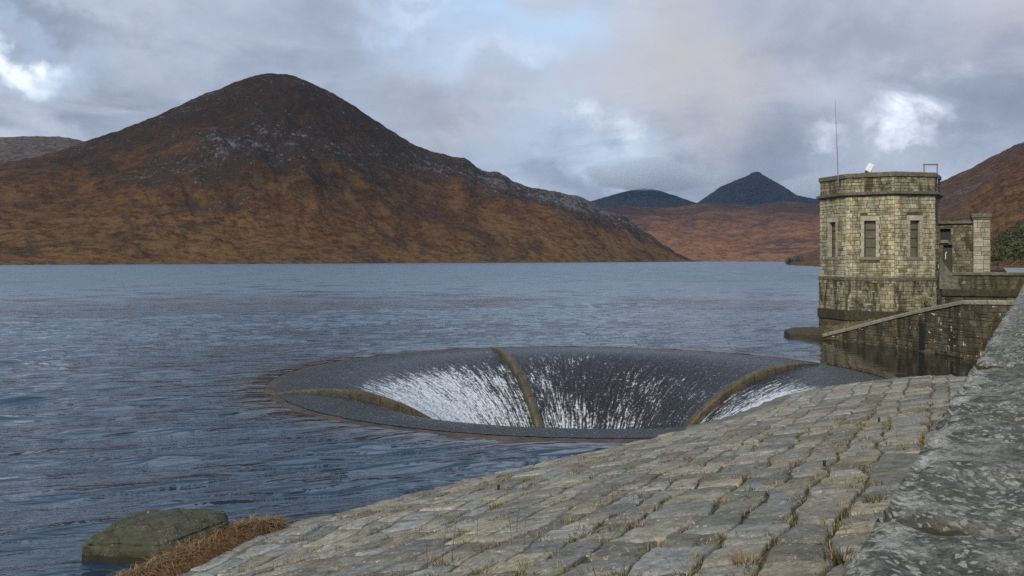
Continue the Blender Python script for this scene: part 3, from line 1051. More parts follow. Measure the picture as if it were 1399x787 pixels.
t_ = thing('radio_mast', 'tall thin whip aerial rising from the tower roof', 'aerial', tower_pt(1146, 12.2))
ang = Vector((-.28, 0, 7.3))
b = MB(); b.tube((0, 0, 0), ang * .52, .045, .035, 8); b.build('lower_tube', M['metal'], t_)
b = MB(); b.tube(ang * .52, ang * 1.0, .028, .014, 6); b.build('upper_whip', M['metal'], t_)
b = MB(); b.tube(ang * .73, ang * .735, .06, .06, 8); b.build('collar', M['black'], t_)

t_ = thing('roof_floodlight', 'small white floodlight tilted up on a stand on the tower roof', 'floodlight', tower_pt(1187, 12.9))
b = MB(); b.box((.08, 0, .82), (.46, .36, .74), .05, (Vector((.86, 0, -.5)).normalized(), (0, 1, 0), Vector((.5, 0, .86)).normalized())); b.build('housing', M['white_metal'], t_)
b = MB(); b.tube((-.25, 0, -.2), (-.02, 0, .55), .035, .035, 8); b.tube((.33, 0, -.2), (.22, 0, .6), .035, .035, 8); b.tube((-.3, 0, .40), (.3, 0, .40), .03, .03, 8); b.build('stand', M['metal'], t_)
b = MB(); b.box((-.18, 0, .45), (.22, .2, .2), .03); b.build('junction_box', M['black'], t_)

t_ = thing('ladder_hoop', 'square grey steel handrail hoop at the right of the tower roof', 'handrail', tower_pt(1272, 12.4))
b = MB()
b.tube((-.56, 0, 0), (-.56, 0, 1.62), .06, .06, 8)
b.build('post', M['metal'], t_)
b = MB(); b.tube((.56, 0, 0), (.56, 0, 1.62), .06, .06, 8); b.build('post', M['metal'], t_)
b = MB(); b.tube((-.62, 0, 1.62), (.62, 0, 1.62), .065, .065, 8); b.build('top_rail', M['metal'], t_)


# ------------------------------------------------------------------ annex, bridge wall, wing wall
def lineface(p0, p1, flip=False):
    """vertical face from p0 to p1 (left to right as seen from its front)"""
    p0 = Vector(p0); p1 = Vector(p1)
    s = (p1 - p0).normalized()
    n = Vector((s.y, -s.x))
    def f(u, z, d):
        q = p0 + s * u + n * d
        return (q.x, q.y, z)
    return f, (p1 - p0).length, s, n


def solid(mb, p0, p1, thick, z0, z1):
    """wall body behind the face p0-p1"""
    f, L, s, n = lineface(p0, p1)
    mb.add([f(0, z0, 0), f(L, z0, 0), f(L, z0, -thick), f(0, z0, -thick), f(0, z1, 0), f(L, z1, 0), f(L, z1, -thick), f(0, z1, -thick)],
           [(3, 2, 1, 0), (4, 5, 6, 7), (0, 1, 5, 4), (1, 2, 6, 5), (2, 3, 7, 6), (3, 0, 4, 7)])


def build_annex():
    rr = random.Random(9)
    root = thing('entrance_screen', 'stone screen wall with a dark doorway joining the tower to the square pillar', 'wall', (36.5, 74.5, 4.3))
    o = Vector((36.5, 74.5, 4.3))
    P0 = (36.3, 74.2); P1 = (39.2, 72.6)
    f, L, s, n = lineface(P0, P1)
    fl = lambda u, z, d: tuple(Vector(f(u, z, d)) - o)
    holes = [(.95, 1.62, 4.3, 7.2), (.72, 1.5, 7.55, 8.6)]
    mb = MB()
    masonry(mb, 0, L, 4.2, 9.0, fl, holes, (.22, .34), (.3, .75), .035, rr)
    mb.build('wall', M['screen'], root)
    bk = MB()
    def bkb(u0, u1, z0, z1, d0=0, d1=-.5):
        bk.add([fl(u0, z0, d0), fl(u1, z0, d0), fl(u1, z0, d1), fl(u0, z0, d1), fl(u0, z1, d0), fl(u1, z1, d0), fl(u1, z1, d1), fl(u0, z1, d1)],
               [(3, 2, 1, 0), (4, 5, 6, 7), (0, 1, 5, 4), (1, 2, 6, 5), (2, 3, 7, 6), (3, 0, 4, 7)])
    bkb(0, .72, 3.5, 9.0); bkb(1.62, L, 3.5, 9.0); bkb(.722, .95, 3.5, 7.55); bkb(.722, 1.618, 8.6, 9.0); bkb(.952, 1.618, 7.2, 7.55); bkb(1.502, 1.618, 7.552, 8.598)
    bk.build('wall_backing', M['mortar'], root)
    b = MB(); b.box(fl(1.29, 5.8, -.35), (.66, .08, 3.0), .01, ((s.x, s.y, 0), (n.x, n.y, 0), (0, 0, 1)))
    d = b.build('door', M['frame'], root)
    b = MB(); b.tube(fl(1.12, 6.0, -.26), fl(1.12, 6.45, -.26), .035, .035, 8); b.tube(fl(1.12, 6.45, -.26), fl(1.2, 6.62, -.28), .035, .03, 8); b.build('handle', M['white_metal'], d)
    b = MB(); b.box(fl(1.11, 8.08, -.4), (.8, .06, 1.06), .01, ((s.x, s.y, 0), (n.x, n.y, 0), (0, 0, 1))); b.build('niche_panel', M['black'], root)
    b = MB(); b.box(fl(1.05, 7.50, .06), (.62, .36, .28), .03, ((s.x, s.y, 0), (n.x, n.y, 0), (0, 0, 1))); b.build('niche_sill', M['dressed'], root)
    b = MB(); b.box(fl(L / 2 - .05, 9.13, -.2), (L, .85, .24), .03, ((s.x, s.y, 0), (n.x, n.y, 0), (0, 0, 1))); b.build('coping', M['darkcope'], root)

    root = thing('gate_pillar', 'square stone gate pillar with a flat cap right of the tower', 'pillar', (39.75, 72.6, 4.3))
    o = Vector((39.75, 72.6, 4.3))
    sd = Vector((.92, -.39)); nd = Vector((-.39, -.92)); h = .62
    mb = MB()
    cs = [Vector((39.75, 72.6)) + sd * (a * h) + nd * (b_ * h) for a, b_ in ((-1, 1), (1, 1), (1, -1), (-1, -1))]
    for i in range(4):
        f, L, s, n = lineface(cs[i], cs[(i + 1) % 4])
        masonry(mb, 0, L, 4.0, 9.3, lambda u, z, d, f=f: tuple(Vector(f(u, z, d)) - o), (), (.34, .46), (.5, .8), .03, rr)
    mb.build('shaft', M['granite'], root)
    b = MB(); b.prism([tuple(c_ - o.xy) for c_ in cs], -.8, 9.3 - o.z); b.build('shaft_backing', M['mortar'], root)
    ax = ((sd.x, sd.y, 0), (nd.x, nd.y, 0), (0, 0, 1))
    b = MB(); b.box((0, 0, 9.38 - o.z), (1.42, 1.42, .14), .02, ax); b.box((0, 0, 9.645 - o.z), (1.56, 1.56, .38), .06, ax); b.build('cap', M['darkcope'], root)

    # bridge parapet
    root = thing('bridge_wall', 'low stone bridge parapet with rounded coping between the tower and the dam crest', 'wall', (36, 69, 2))
    o = Vector((36, 69, 2))
    P0 = (34.55, 68.9); P1 = (41.3, 66.2)
    f, L, s, n = lineface(P0, P1)
    fl = lambda u, z, d: tuple(Vector(f(u, z, d)) - o)
    mb = MB(); masonry(mb, 0, L, 3.62, 4.66, fl, (), (.28, .40), (.45, 1.0), .03, rr); mb.build('upper_wall', M['wing'], root)
    fl2 = lambda u, z, d: tuple(Vector(f(u, z, d + .1)) - o)
    mb = MB(); masonry(mb, 0, L, -.2, 3.0, fl2, (), (.28, .40), (.45, 1.0), .03, rr); mb.build('lower_wall', M['wing'], root)
    b = MB(); solid(b, P0, P1, .7, 0, 4.7); b.v = [tuple(Vector(v) - o) for v in b.v]; b.build('wall_backing', M['mortar'], root)
    ax = ((s.x, s.y, 0), (n.x, n.y, 0), (0, 0, 1))
    b = MB(); b.box(fl(L / 2, 3.31, -.1), (L, .72, .58), .06, ax); b.build('string_course', M['stained'], root)
    b = MB(); b.box(fl(L / 2 + .4, 4.82, -.3), (L - .8, .92, .28), .09, ax); b.build('coping', M['darkcope'], root)
    # swept end stone rising to the tower
    b = MB(); N = 10; Pa = []; 
    for i in range(N + 1):
        t = i / N
        u = -.15 + 1.35 * t
        z = 4.7 + 1.55 * (1 - math.sin(t * math.pi / 2)) 
        for d in (.06, -.62):
            Pa.append(fl(u, z, d))
        for d in (.06, -.62):
            Pa.append(fl(u, 3.6, d))
    Fc = []
    for i in range(N):
        a, c_ = 4 * i, 4 * (i + 1)
        Fc += [(a, c_, c_ + 1, a + 1), (a + 2, c_ + 2, c_, a), (a + 1, c_ + 1, c_ + 3, a + 3)]
    Fc += [(0, 1, 3, 2), (4 * N, 4 * N + 2, 4 * N + 3, 4 * N + 1)]
    b.add(Pa, Fc); b.build('swept_end', M['darkcope'], root)
    # floodlight
    t_ = thing('wall_floodlight', 'small square floodlight fixed to the tower corner above the bridge wall', 'floodlight', (35.62, 71.35, 5.25))
    b = MB(); b.box((0, -.14, .15), (.62, .16, .46), .03); b.build('housing', M['black'], t_)
    b = MB(); b.box((0, -.235, .15), (.50, .03, .34), .005); b.build('glass', M['glass'], t_)
    b = MB(); b.tube((0, .3, -.1), (0, -.08, .12), .04, .04, 8); b.build('bracket', M['metal'], t_)


build_annex()

WING = [(23.3, 64.3, .10), (24.3, 62.2, .72), (26.15, 58.2, 1.95), (26.9, 54.5, 2.75), (27.25, 51.6, 3.25), (28.0, 50.4, 3.30), (31.5, 49.6, 3.30)]


def build_wing():
    rr = random.Random(21)
    root = thing('wing_wall', 'sloping stone wing wall running down into the water beside the tower', 'wall', (25, 62, 0))
    o = Vector((25, 62, 0))
    mb = MB(); bk = MB(); cp = MB()
    for i in range(len(WING) - 1):
        (x0, y0, z0), (x1, y1, z1) = WING[i], WING[i + 1]
        f, L, s, n = lineface((x0, y0), (x1, y1))
        # courses below the sloping coping, each stone kept below it
        nz = 12
        def fz(u, z, d, f=f, L=L, z0=z0, z1=z1):
            top = z0 + (z1 - z0) * min(max(u / L, 0), 1)
            return tuple(Vector(f(u, min(z, top), d)) - o)
        z = -1.2
        masonry(mb, 0, L, -1.2, max(z0, z1), fz, (), (.3, .42), (.5, 1.1), .03, rr)
        P = [f(0, -3, -.005), f(L, -3, -.005), f(L, -3, -.6), f(0, -3, -.6), f(0, z0, -.005), f(L, z1, -.005), f(L, z1, -.6), f(0, z0, -.6)]
        bk.add([tuple(Vector(p) - o) for p in P], [(3, 2, 1, 0), (4, 5, 6, 7), (0, 1, 5, 4), (1, 2, 6, 5), (2, 3, 7, 6), (3, 0, 4, 7)])
        nb = max(1, int(L / 1.1))
        for k in range(nb):
            a, c_ = L * k / nb + .01, L * (k + 1) / nb - .01
            za, zc = z0 + (z1 - z0) * a / L, z0 + (z1 - z0) * c_ / L
            j = rr.uniform(0, .02)
            P = []
            for d, up in ((.10, .02), (.10, .20), (.04, .26), (-.78, .26), (-.84, .20), (-.84, .02)):
                P += [f(a, za + up + j, d), f(c_, zc + up + j, d)]
            Fc = [(2 * q, 2 * q + 1, (2 * q + 3) % 12, (2 * q + 2) % 12) for q in range(6)] + [(0, 2, 4, 6, 8, 10), (11, 9, 7, 5, 3, 1)]
            cp.add([tuple(Vector(p) - o) for p in P], Fc)
    mb.build('wall', M['wing'], root); bk.build('wall_backing', M['mortar'], root); cp.build('coping', M['ramp'], root)
    b = MB()
    p = Vector((26.75, 55.6, 0)) - o
    b.box((p.x - .12, p.y, 1.0), (.1, .55, 1.7), .03, (Vector((.98, .2, 0)), Vector((-.2, .98, 0)), (0, 0, 1)))
    b.build('drain_recess', M['black'], root)

    # rough landing slab at the toe of the tower
    mb = MB()
    N = 40
    P = []
    pts = [(21.1, 64.9), (22.4, 64.3), (24.4, 64.1), (25.6, 64.9), (26.4, 68.2), (26.2, 71.4), (23.2, 70.4), (21.6, 67.8)]
    t_ = thing('landing_slab', 'low dark stone slab lying in the water at the foot of the tower', 'slab', (23.5, 67, 0))
    top = [(x - 23.5, y - 67, .42 + rr.uniform(-.04, .03)) for x, y in pts]
    mid = [((x - 23.5) * 1.03, (y - 67) * 1.03, .30) for x, y in pts]
    bot = [((x - 23.5) * 1.0, (y - 67) * 1.0, -2.2) for x, y in pts]
    n = len(pts)
    mb.add(bot + mid + top + [(0, 0, .44)], [(i, (i + 1) % n, n + (i + 1) % n, n + i) for i in range(n)] + [(n + i, n + (i + 1) % n, 2 * n + (i + 1) % n, 2 * n + i) for i in range(n)]
           + [(2 * n + i, 2 * n + (i + 1) % n, 3 * n) for i in range(n)])
    mb.build('slab', M['stained'], t_)
    # grassy bank behind the wing wall
    a = np.array([(23.6, 65.2, .35), (25.2, 62.6, .8), (26.75, 58.4, 1.95), (27.5, 54.7, 2.75), (27.8, 52.0, 3.25), (28.4, 51.0, 3.3), (31.0, 50.2, 3.3)])
    c_ = np.array([(25.6, 72.5, .25), (28.2, 72.2, .55), (31.5, 71.6, 1.15), (34.3, 71.6, 1.75), (35.6, 70.5, 2.2), (39.0, 68.6, 2.5), (42.5, 66.8, 2.8)])
    nu, nw = 60, 30
    ui = np.linspace(0, 6, nu)
    def interp(q): return np.stack([np.interp(ui, range(7), q[:, k]) for k in range(3)], -1)
    A_, C_ = interp(a), interp(c_)
    tt = np.linspace(0, 1, nw)[None, :, None]
    Pn = A_[:, None, :] * (1 - tt) + C_[:, None, :] * tt
    Pn[..., 2] += .12 * fbm(Pn[..., 0] * .8, Pn[..., 1] * .8, 5, 4)
    ii = np.arange(nu * nw).reshape(nu, nw)
    fc = np.stack([ii[:-1, :-1], ii[1:, :-1], ii[1:, 1:], ii[:-1, 1:]], -1).reshape(-1, 4)
    m, t, p, Pp = material('bank_turf')
    n1 = t.noise(Pp, 1.3, 5, .6); n2 = t.noise(Pp, 9, 5, .7)
    cc = t.mix(t.ramp(n1, .35, .65), (.075, .06, .022), (.16, .115, .05))
    cc = t.mix(t.math('MULTIPLY', t.ramp(n2, .45, .7), .7), cc, (.035, .035, .012))
    setp(t, p, Base_Color=cc, Roughness=.95, Normal=t.bump(n2, 1, .08))
    tag(obj('bank', mesh_np('bank', Pn.reshape(-1, 3), fc, [m])), 'brown turf bank between the wing wall and the tower', 'bank', kind='structure')
    Bl = Blades()
    for _ in range(900):
        i, j = random.randrange(nu), random.randrange(nw)
        q = Pn[i, j]
        tuft(Bl, q[0], q[1], q[2], 5, .22, .12, ['straw', 'dark', 'rust'], .7, .012)
    tag(obj('bank_grass', Bl.mesh('bank_grass')), 'rough brown grass on the bank beside the tower', 'grass', kind='stuff')


build_wing()


# ------------------------------------------------------------------ bell-mouth spillway
R_LIP, R_THR, H_FUN = 14.6, 4.0, 8.9


def funnel_z(r):
    q = np.clip((R_LIP - r) / (R_LIP - R_THR), 0, .9995)
    return -H_FUN * (1 - np.sqrt(1 - q * q))


FIN_AZ = [20, 109, 202, 306]


def build_bell():
    root = thing('bellmouth_spillway', 'large round bellmouth overflow of dark wet stone with curved fins', 'spillway', (BC[0], BC[1], 0))
    nA = 360
    # bowl
    rs = np.concatenate([[15.25, 15.0, 14.8], np.linspace(14.6, 4.02, 60)])
    zs = np.concatenate([[-.12, -.10, -.09], funnel_z(np.linspace(14.6, 4.02, 60)) - .07])
    rs = np.append(rs, [4.0, 4.0]); zs = np.append(zs, [-9.3, -11.5])
    th = np.linspace(0, 2 * np.pi, nA, endpoint=False)
    TH, R = np.meshgrid(th, rs, indexing='ij'); Z = np.repeat(zs[None, :], nA, 0)
    V = np.stack([R * np.cos(TH), R * np.sin(TH), Z], -1).reshape(-1, 3)
    nr = len(rs); ii = np.arange(nA * nr).reshape(nA, nr); jj = np.roll(ii, -1, 0)
    fc = np.stack([ii[:, :-1], ii[:, 1:], jj[:, 1:], jj[:, :-1]], -1).reshape(-1, 4)
    m, t, p, P = material('wet_bowl_stone')
    n = t.noise(P, 2, 5, .6)
    setp(t, p, Base_Color=t.mix(t.ramp(n, .35, .65), (.02, .018, .022), (.06, .052, .055)), Roughness=.4)
    obj('bowl', mesh_np('bowl', V, fc, [m]), root)
    # submerged outer rim kerb, wet brown stone awash
    prof = [(16.2, -1.2), (16.2, -.14), (16.0, -.07), (15.5, -.045), (15.2, -.018), (14.85, -.03), (14.55, -.12), (14.5, -.5)]
    nA2 = 720
    th = np.linspace(0, 2 * np.pi, nA2, endpoint=False)
    V = []
    for r, z in prof:
        wob = .05 * gnoise(np.cos(th) * 26, np.sin(th) * 26, 91)
        zz = z + .012 * gnoise(np.cos(th) * 60, np.sin(th) * 60, 92)
        V.append(np.stack([(r + wob) * np.cos(th), (r + wob) * np.sin(th), np.full_like(th, 0) + zz], -1))
    V = np.stack(V, 1).reshape(-1, 3)
    nr = len(prof); ii = np.arange(nA2 * nr).reshape(nA2, nr); jj = np.roll(ii, -1, 0)
    fc = np.stack([ii[:, :-1], ii[:, 1:], jj[:, 1:], jj[:, :-1]], -1).reshape(-1, 4)
    m, t, p, P = material('wet_rim_stone')
    n1 = t.noise(P, 1.1, 5, .6); n2 = t.noise(P, 14, 5, .65)
    c = t.mix(t.ramp(n1, .35, .65), (.030, .019, .012), (.085, .055, .032))
    c = t.mix(t.ramp(n2, .45, .75), c, (.03, .026, .018))
    setp(t, p, Base_Color=c, Roughness=.55, Specular_IOR_Level=.22, Normal=t.bump(t.noise(P, 3.0, 3, .5), .5, .05))
    obj('rim', mesh_np('rim', V, fc, [m]), root)
    # fins
    m, t, p, P = material('mossy_fin_stone')
    n1 = t.noise(P, 1.6, 5, .6); n2 = t.noise(P, 12, 6, .7)
    c = t.mix(t.ramp(n1, .35, .65), (.052, .042, .020), (.105, .085, .042))
    c = t.mix(t.math('MULTIPLY', t.ramp(n2, .42, .66), .8), c, (.016, .012, .005))
    rad = t.vmath('LENGTH', t.vmath('MULTIPLY', t.vmath('SUBTRACT', P, (float(BC[0]), float(BC[1]), 0)), (1, 1, 1.3)))
    jt = t.ramp(t.math('ABSOLUTE', t.math('SUBTRACT', t.math('FRACT', t.math('MULTIPLY', rad, .72)), .5)), .0, .035, 1, 0)
    c = t.mix(t.math('MULTIPLY', jt, .8), c, (.010, .008, .004))
    setp(t, p, Base_Color=c, Roughness=.55, Normal=t.bump(n2, .8, .03))
    for az in FIN_AZ:
        a = math.radians(az)
        N = 50; K = 12
        V = []
        for i in range(N):
            s = i / (N - 1)
            r = 15.4 - s * (15.4 - 4.3)
            z = float(funnel_z(np.array([r]))[0]) if r < R_LIP else 0.0
            # direction normal to the profile
            dz = float(funnel_z(np.array([r - .02]))[0] - funnel_z(np.array([r + .02]))[0]) / .04 if r < R_LIP - .03 else 0.0
            nn = Vector((-dz * -1, 1)); nn = Vector((-(-dz), 1)); nn.normalize()   # (radial, up): leans to the axis
            nr_, nz_ = dz / math.hypot(dz, 1), 1 / math.hypot(dz, 1)
            h = .02 + .37 * min(1, (s / .38)) ** 1.1
            w = .03 + .24 * min(1, (s / .35)) ** .9
            for k in range(K + 1):
                q = math.pi * k / K
                lat = w * math.copysign(abs(math.cos(q)) ** .32, math.cos(q))
                up = -.35 + (h + .35) * math.sin(q) ** .32 if 0 < k < K else -.35
                rr_ = r + nr_ * up; zz = z + nz_ * up
                V.append((rr_ * math.cos(a) - lat * math.sin(a), rr_ * math.sin(a) + lat * math.cos(a), zz))
        ii = np.arange(N * (K + 1)).reshape(N, K + 1)
        fc = np.stack([ii[:-1, :-1], ii[:-1, 1:], ii[1:, 1:], ii[1:, :-1]], -1).reshape(-1, 4)
        obj('fin', mesh_np('fin', np.array(V), [fc, ii[0][None, :], ii[-1][::-1][None, :]], [m]), root)


build_bell()


# ------------------------------------------------------------------ water
def wave_height(X, Y, seed=2, lam=(1.1, 5.5), n=46):
    r = np.random.default_rng(seed)
    z = np.zeros_like(X)
    for i in range(n):
        L = lam[0] * (lam[1] / lam[0]) ** r.random()
        a = math.radians(106 + r.normal() * 22)      # travel direction: crests lie across the view
        k = 2 * np.pi / L
        ph = r.random() * 6.283
        am = .0060 * L ** .85
        q = k * (X * math.cos(a) + Y * math.sin(a)) + ph + .9 * np.sin(X * .21 + Y * .13 + i)
        z = z + am * (1 - np.abs(np.sin(q * .5)) * 2) * .62 + am * np.cos(q) * .4
    return z


def calm(X, Y):
    """0 in the sheltered basin by the wing wall, 1 on the open lake"""
    # sheltered to the right of the line from the slab to the rim
    d = X - 17.6 - (Y - 49) * .36
    c = 1 - sstep(-1.5, .6, d) * (Y < 72) * (Y > 40)
    r = np.hypot(X - BC[0], Y - BC[1])
    return np.maximum(.075, c) * np.maximum(.25, sstep(15.6, 17.5, r))


def build_water():
    nA = 1500
    r1 = np.arange(15.45, 62, .26)
    r2 = [r1[-1]]
    while r2[-1] < 9000: r2.append(r2[-1] * 1.025 + .1)
    rs = np.concatenate([r1, r2[1:]])
    th = np.linspace(0, 2 * np.pi, nA, endpoint=False)
    TH, R = np.meshgrid(th, rs, indexing='ij')
    X = BC[0] + R * np.cos(TH); Y = BC[1] + R * np.sin(TH)
    cm = calm(X, Y)
    gust = .75 + .55 * fbm(X * .045, Y * .045, 8, 3)
    dist = np.hypot(X, Y)
    Z = wave_height(X, Y) * cm * gust * (1 - .6 * sstep(120, 400, dist))
    Z = Z - .012 * (1 - sstep(15.5, 16.2, R))
    nr = len(rs); ii = np.arange(nA * nr).reshape(nA, nr); jj = np.roll(ii, -1, 0)
    fc = np.stack([ii[:, :-1], ii[:, 1:], jj[:, 1:], jj[:, :-1]], -1).reshape(-1, 4)
    # leave out what lies under the dam behind the crest
    bx, by = X.ravel()[fc].mean(1), Y.ravel()[fc].mean(1)
    keep = ~((WN[0] * bx + WN[1] * by < W0 - .4) & (by < 60) & (np.hypot(bx, by) < 200))
    fc = fc[keep]
    m, t, p, P = material('lake_water')
    cmn = t.attr('calm', 'Fac')
    near = t.attr('ripple', 'Fac')
    # long crested ripples near the spillway, short chop further out (heights in metres)
    wa = t.noise(t.vmath('MULTIPLY', t.mapping(P, (1, 1, 1), (0, 0, math.radians(-20))), (.36, 1.75, 1)), 1.0, 2, .45, .5)
    wb = t.noise(t.vmath('MULTIPLY', t.mapping(P, (1, 1, 1), (0, 0, math.radians(-8))), (1.1, 3.2, 1)), 1.0, 3, .55, .3)
    wc = t.noise(t.mapping(P, (4.5, 10, 1), (0, 0, math.radians(12))), 1.0, 3, .6, .2)
    wd = t.noise(t.mapping(P, (.16, .55, 1), (0, 0, math.radians(3))), 1.0, 4, .6, .3)
    h = t.math('MULTIPLY', wa, t.math('MULTIPLY_ADD', near, .20, .26))
    h = t.math('ADD', h, t.math('MULTIPLY', wb, t.math('MULTIPLY_ADD', near, -.05, .085)))
    h = t.math('ADD', h, t.math('MULTIPLY', wc, t.math('MULTIPLY_ADD', near, -.010, .016)))
    h = t.math('ADD', h, t.math('MULTIPLY', wd, .17))
    gst = t.ramp(t.noise(t.mapping(P, (.02, .05, 1)), 1.0, 4, .55), .35, .65, .7, 1.1)
    nb = t.bump(h, t.math('MULTIPLY', cmn, gst), 1.0)
    # chop too fine for the bump to carry at a distance: tilted facets, stronger in the gusts
    wv = t.add('ShaderNodeTexNoise', {'Vector': t.mapping(P, (1.5, 2.6, 1)), 'Scale': 1.0, 'Detail': 3.0, 'Roughness': .6}).outputs['Color']
    g1 = t.noise(t.vmath('MULTIPLY', t.mapping(P, (1, 1, 1), (0, 0, math.radians(-10))), (.075, .12, 1)), 1.0, 5, .62, .6)
    g2 = t.noise(t.mapping(P, (.012, .02, 1)), 1.0, 3, .5)
    k = t.math('MULTIPLY', t.ramp(g1, .40, .60, .35, 1.5), t.ramp(g2, .35, .65, .75, 1.15))
    k = t.math('MULTIPLY', k, t.math('MULTIPLY', cmn, t.math('MULTIPLY_ADD', t.attr('open', 'Fac'), .20, .13)))
    tilt = t.vmath('MULTIPLY', t.vmath('SUBTRACT', wv, (.5, .5, .5)), (1, 1, 0))
    nb = t.vmath('NORMALIZE', t.vmath('ADD', nb, t.vmath('SCALE', tilt, scale=k)))
    bs = t.mix(t.attr('open', 'Fac'), (.017, .037, .060), (.092, .142, .195))  # brighter sky reflection far out is painted in as a paler base colour
    bs = t.mix(t.math('MULTIPLY', t.ramp(g1, .36, .46, 1, 0), .55), bs, (.018, .036, .064))  # dark wave dashes painted into the base colour
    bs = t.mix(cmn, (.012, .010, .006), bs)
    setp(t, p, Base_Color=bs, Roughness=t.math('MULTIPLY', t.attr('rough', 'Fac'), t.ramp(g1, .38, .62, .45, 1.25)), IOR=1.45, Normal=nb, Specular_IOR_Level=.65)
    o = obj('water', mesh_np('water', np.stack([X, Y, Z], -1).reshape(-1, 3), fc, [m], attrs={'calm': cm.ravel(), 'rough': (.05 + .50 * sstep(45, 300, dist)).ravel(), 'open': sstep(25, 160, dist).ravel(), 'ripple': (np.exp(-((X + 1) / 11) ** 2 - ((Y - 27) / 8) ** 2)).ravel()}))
    tag(o, 'wind rippled blue grey reservoir water', 'water', kind='structure')


build_water()


def build_flow():
    """the sheet of water that runs over the rim and down the bowl"""
    nA = 900
    rs = np.concatenate([np.linspace(14.95, 14.6, 5)[:-1], np.linspace(14.6, 4.1, 150)])
    th = np.linspace(0, 2 * np.pi, nA, endpoint=False)
    TH, R = np.meshgrid(th, rs, indexing='ij')
    zz = np.where(R >= R_LIP, -.004 - (14.95 - R) * .05, funnel_z(R) - .02)
    deg = np.degrees(TH)
    fall = (R_LIP - R) / (R_LIP - R_THR)
    rough = fbm(TH * 60, R * 3.2, 5, 4) * .02 * np.clip(fall * 6, .35, 1)
    V = np.stack([R * np.cos(TH), R * np.sin(TH), zz + rough], -1).reshape(-1, 3)
    # how much the water has broken to foam: more the further it has fallen, most in the sector left of the back fin
    def lobe(c, w): return np.exp(-(((deg - c + 180) % 360 - 180) / w) ** 2)
    f = .10 + sstep(.07, .55, fall) * (.50 + .46 * lobe(150, 40) + .12 * lobe(95, 12) + .08 * lobe(60, 10) + .25 * lobe(185, 20))
    f = f + .75 * lobe(345, 22) * sstep(.12, .32, fall) + .22 * lobe(88, 16) * sstep(.10, .2, fall) * (1 - sstep(.3, .5, fall))
    f = f - .22 * lobe(83, 16) * sstep(.25, .4, fall) * (1 - sstep(.6, .8, fall)) - .14 * lobe(38, 18)
    f = f + .05 * sstep(.55, .82, fall) * (.5 + .5 * lobe(70, 40))
    f = f + .16 * fbm(TH * 9, fall * 2.2, 15, 4)
    nr = len(rs); ii = np.arange(nA * nr).reshape(nA, nr); jj = np.roll(ii, -1, 0)
    fc = np.stack([ii[:, :-1], ii[:, 1:], jj[:, 1:], jj[:, :-1]], -1).reshape(-1, 4)
    m, t, p, P = material('falling_water')
    sv = t.add('ShaderNodeCombineXYZ', {0: t.attr('ang', 'Fac'), 1: t.attr('run', 'Fac'), 2: 0.0}).outputs[0]
    s1 = t.noise(t.mapping(sv, (38, .60, 1)), 1.0, 5, .66, .15)
    s2 = t.noise(t.mapping(sv, (95, 1.5, 1)), 1.0, 4, .68, .15)
    s3 = t.noise(P, 7, 5, .72); s4 = t.noise(P, 2.2, 5, .7)
    foam = t.attr('foam', 'Fac')
    lvl = t.math('ADD', t.math('MULTIPLY', s1, .30), t.math('ADD', t.math('MULTIPLY', s2, .38), t.math('MULTIPLY', s3, .32)))
    thr = t.math('SUBTRACT', .685, t.math('MULTIPLY', foam, .24))
    fo = t.ramp(lvl, t.math('SUBTRACT', thr, .02), t.math('ADD', thr, .09))
    spark = t.math('MULTIPLY', t.ramp(s3, .60, .68), .60)
    fo = t.math('MAXIMUM', fo, spark)
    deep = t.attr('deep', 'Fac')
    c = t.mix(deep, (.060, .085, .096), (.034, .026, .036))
    c = t.mix(t.math('MULTIPLY', t.ramp(s3, .38, .56), .75), c, (.012, .016, .022))
    c = t.mix(t.math('MULTIPLY', t.ramp(s1, .4, .65), .6), c, (.05, .055, .07))
    c = t.mix(t.math('MULTIPLY', fo, t.ramp(s3, .34, .52, .55, 1.0)), c, (.68, .73, .78))
    h = t.math('ADD', t.math('MULTIPLY', s3, .7), t.math('MULTIPLY', s2, .5))
    setp(t, p, Base_Color=c, Roughness=t.math('ADD', .16, t.math('MULTIPLY', fo, .6)), IOR=1.333, Normal=t.bump(h, 1.0, .16), Specular_IOR_Level=t.math('MULTIPLY_ADD', deep, -.25, .4))
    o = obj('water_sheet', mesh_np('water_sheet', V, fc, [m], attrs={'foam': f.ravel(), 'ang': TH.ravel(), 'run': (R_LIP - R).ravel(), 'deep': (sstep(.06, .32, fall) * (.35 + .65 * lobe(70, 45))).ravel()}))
    o.location = (BC[0], BC[1], 0)
    tag(o, 'sheet of water breaking into white foam down the inside of the bellmouth', 'water', kind='structure')


build_flow()


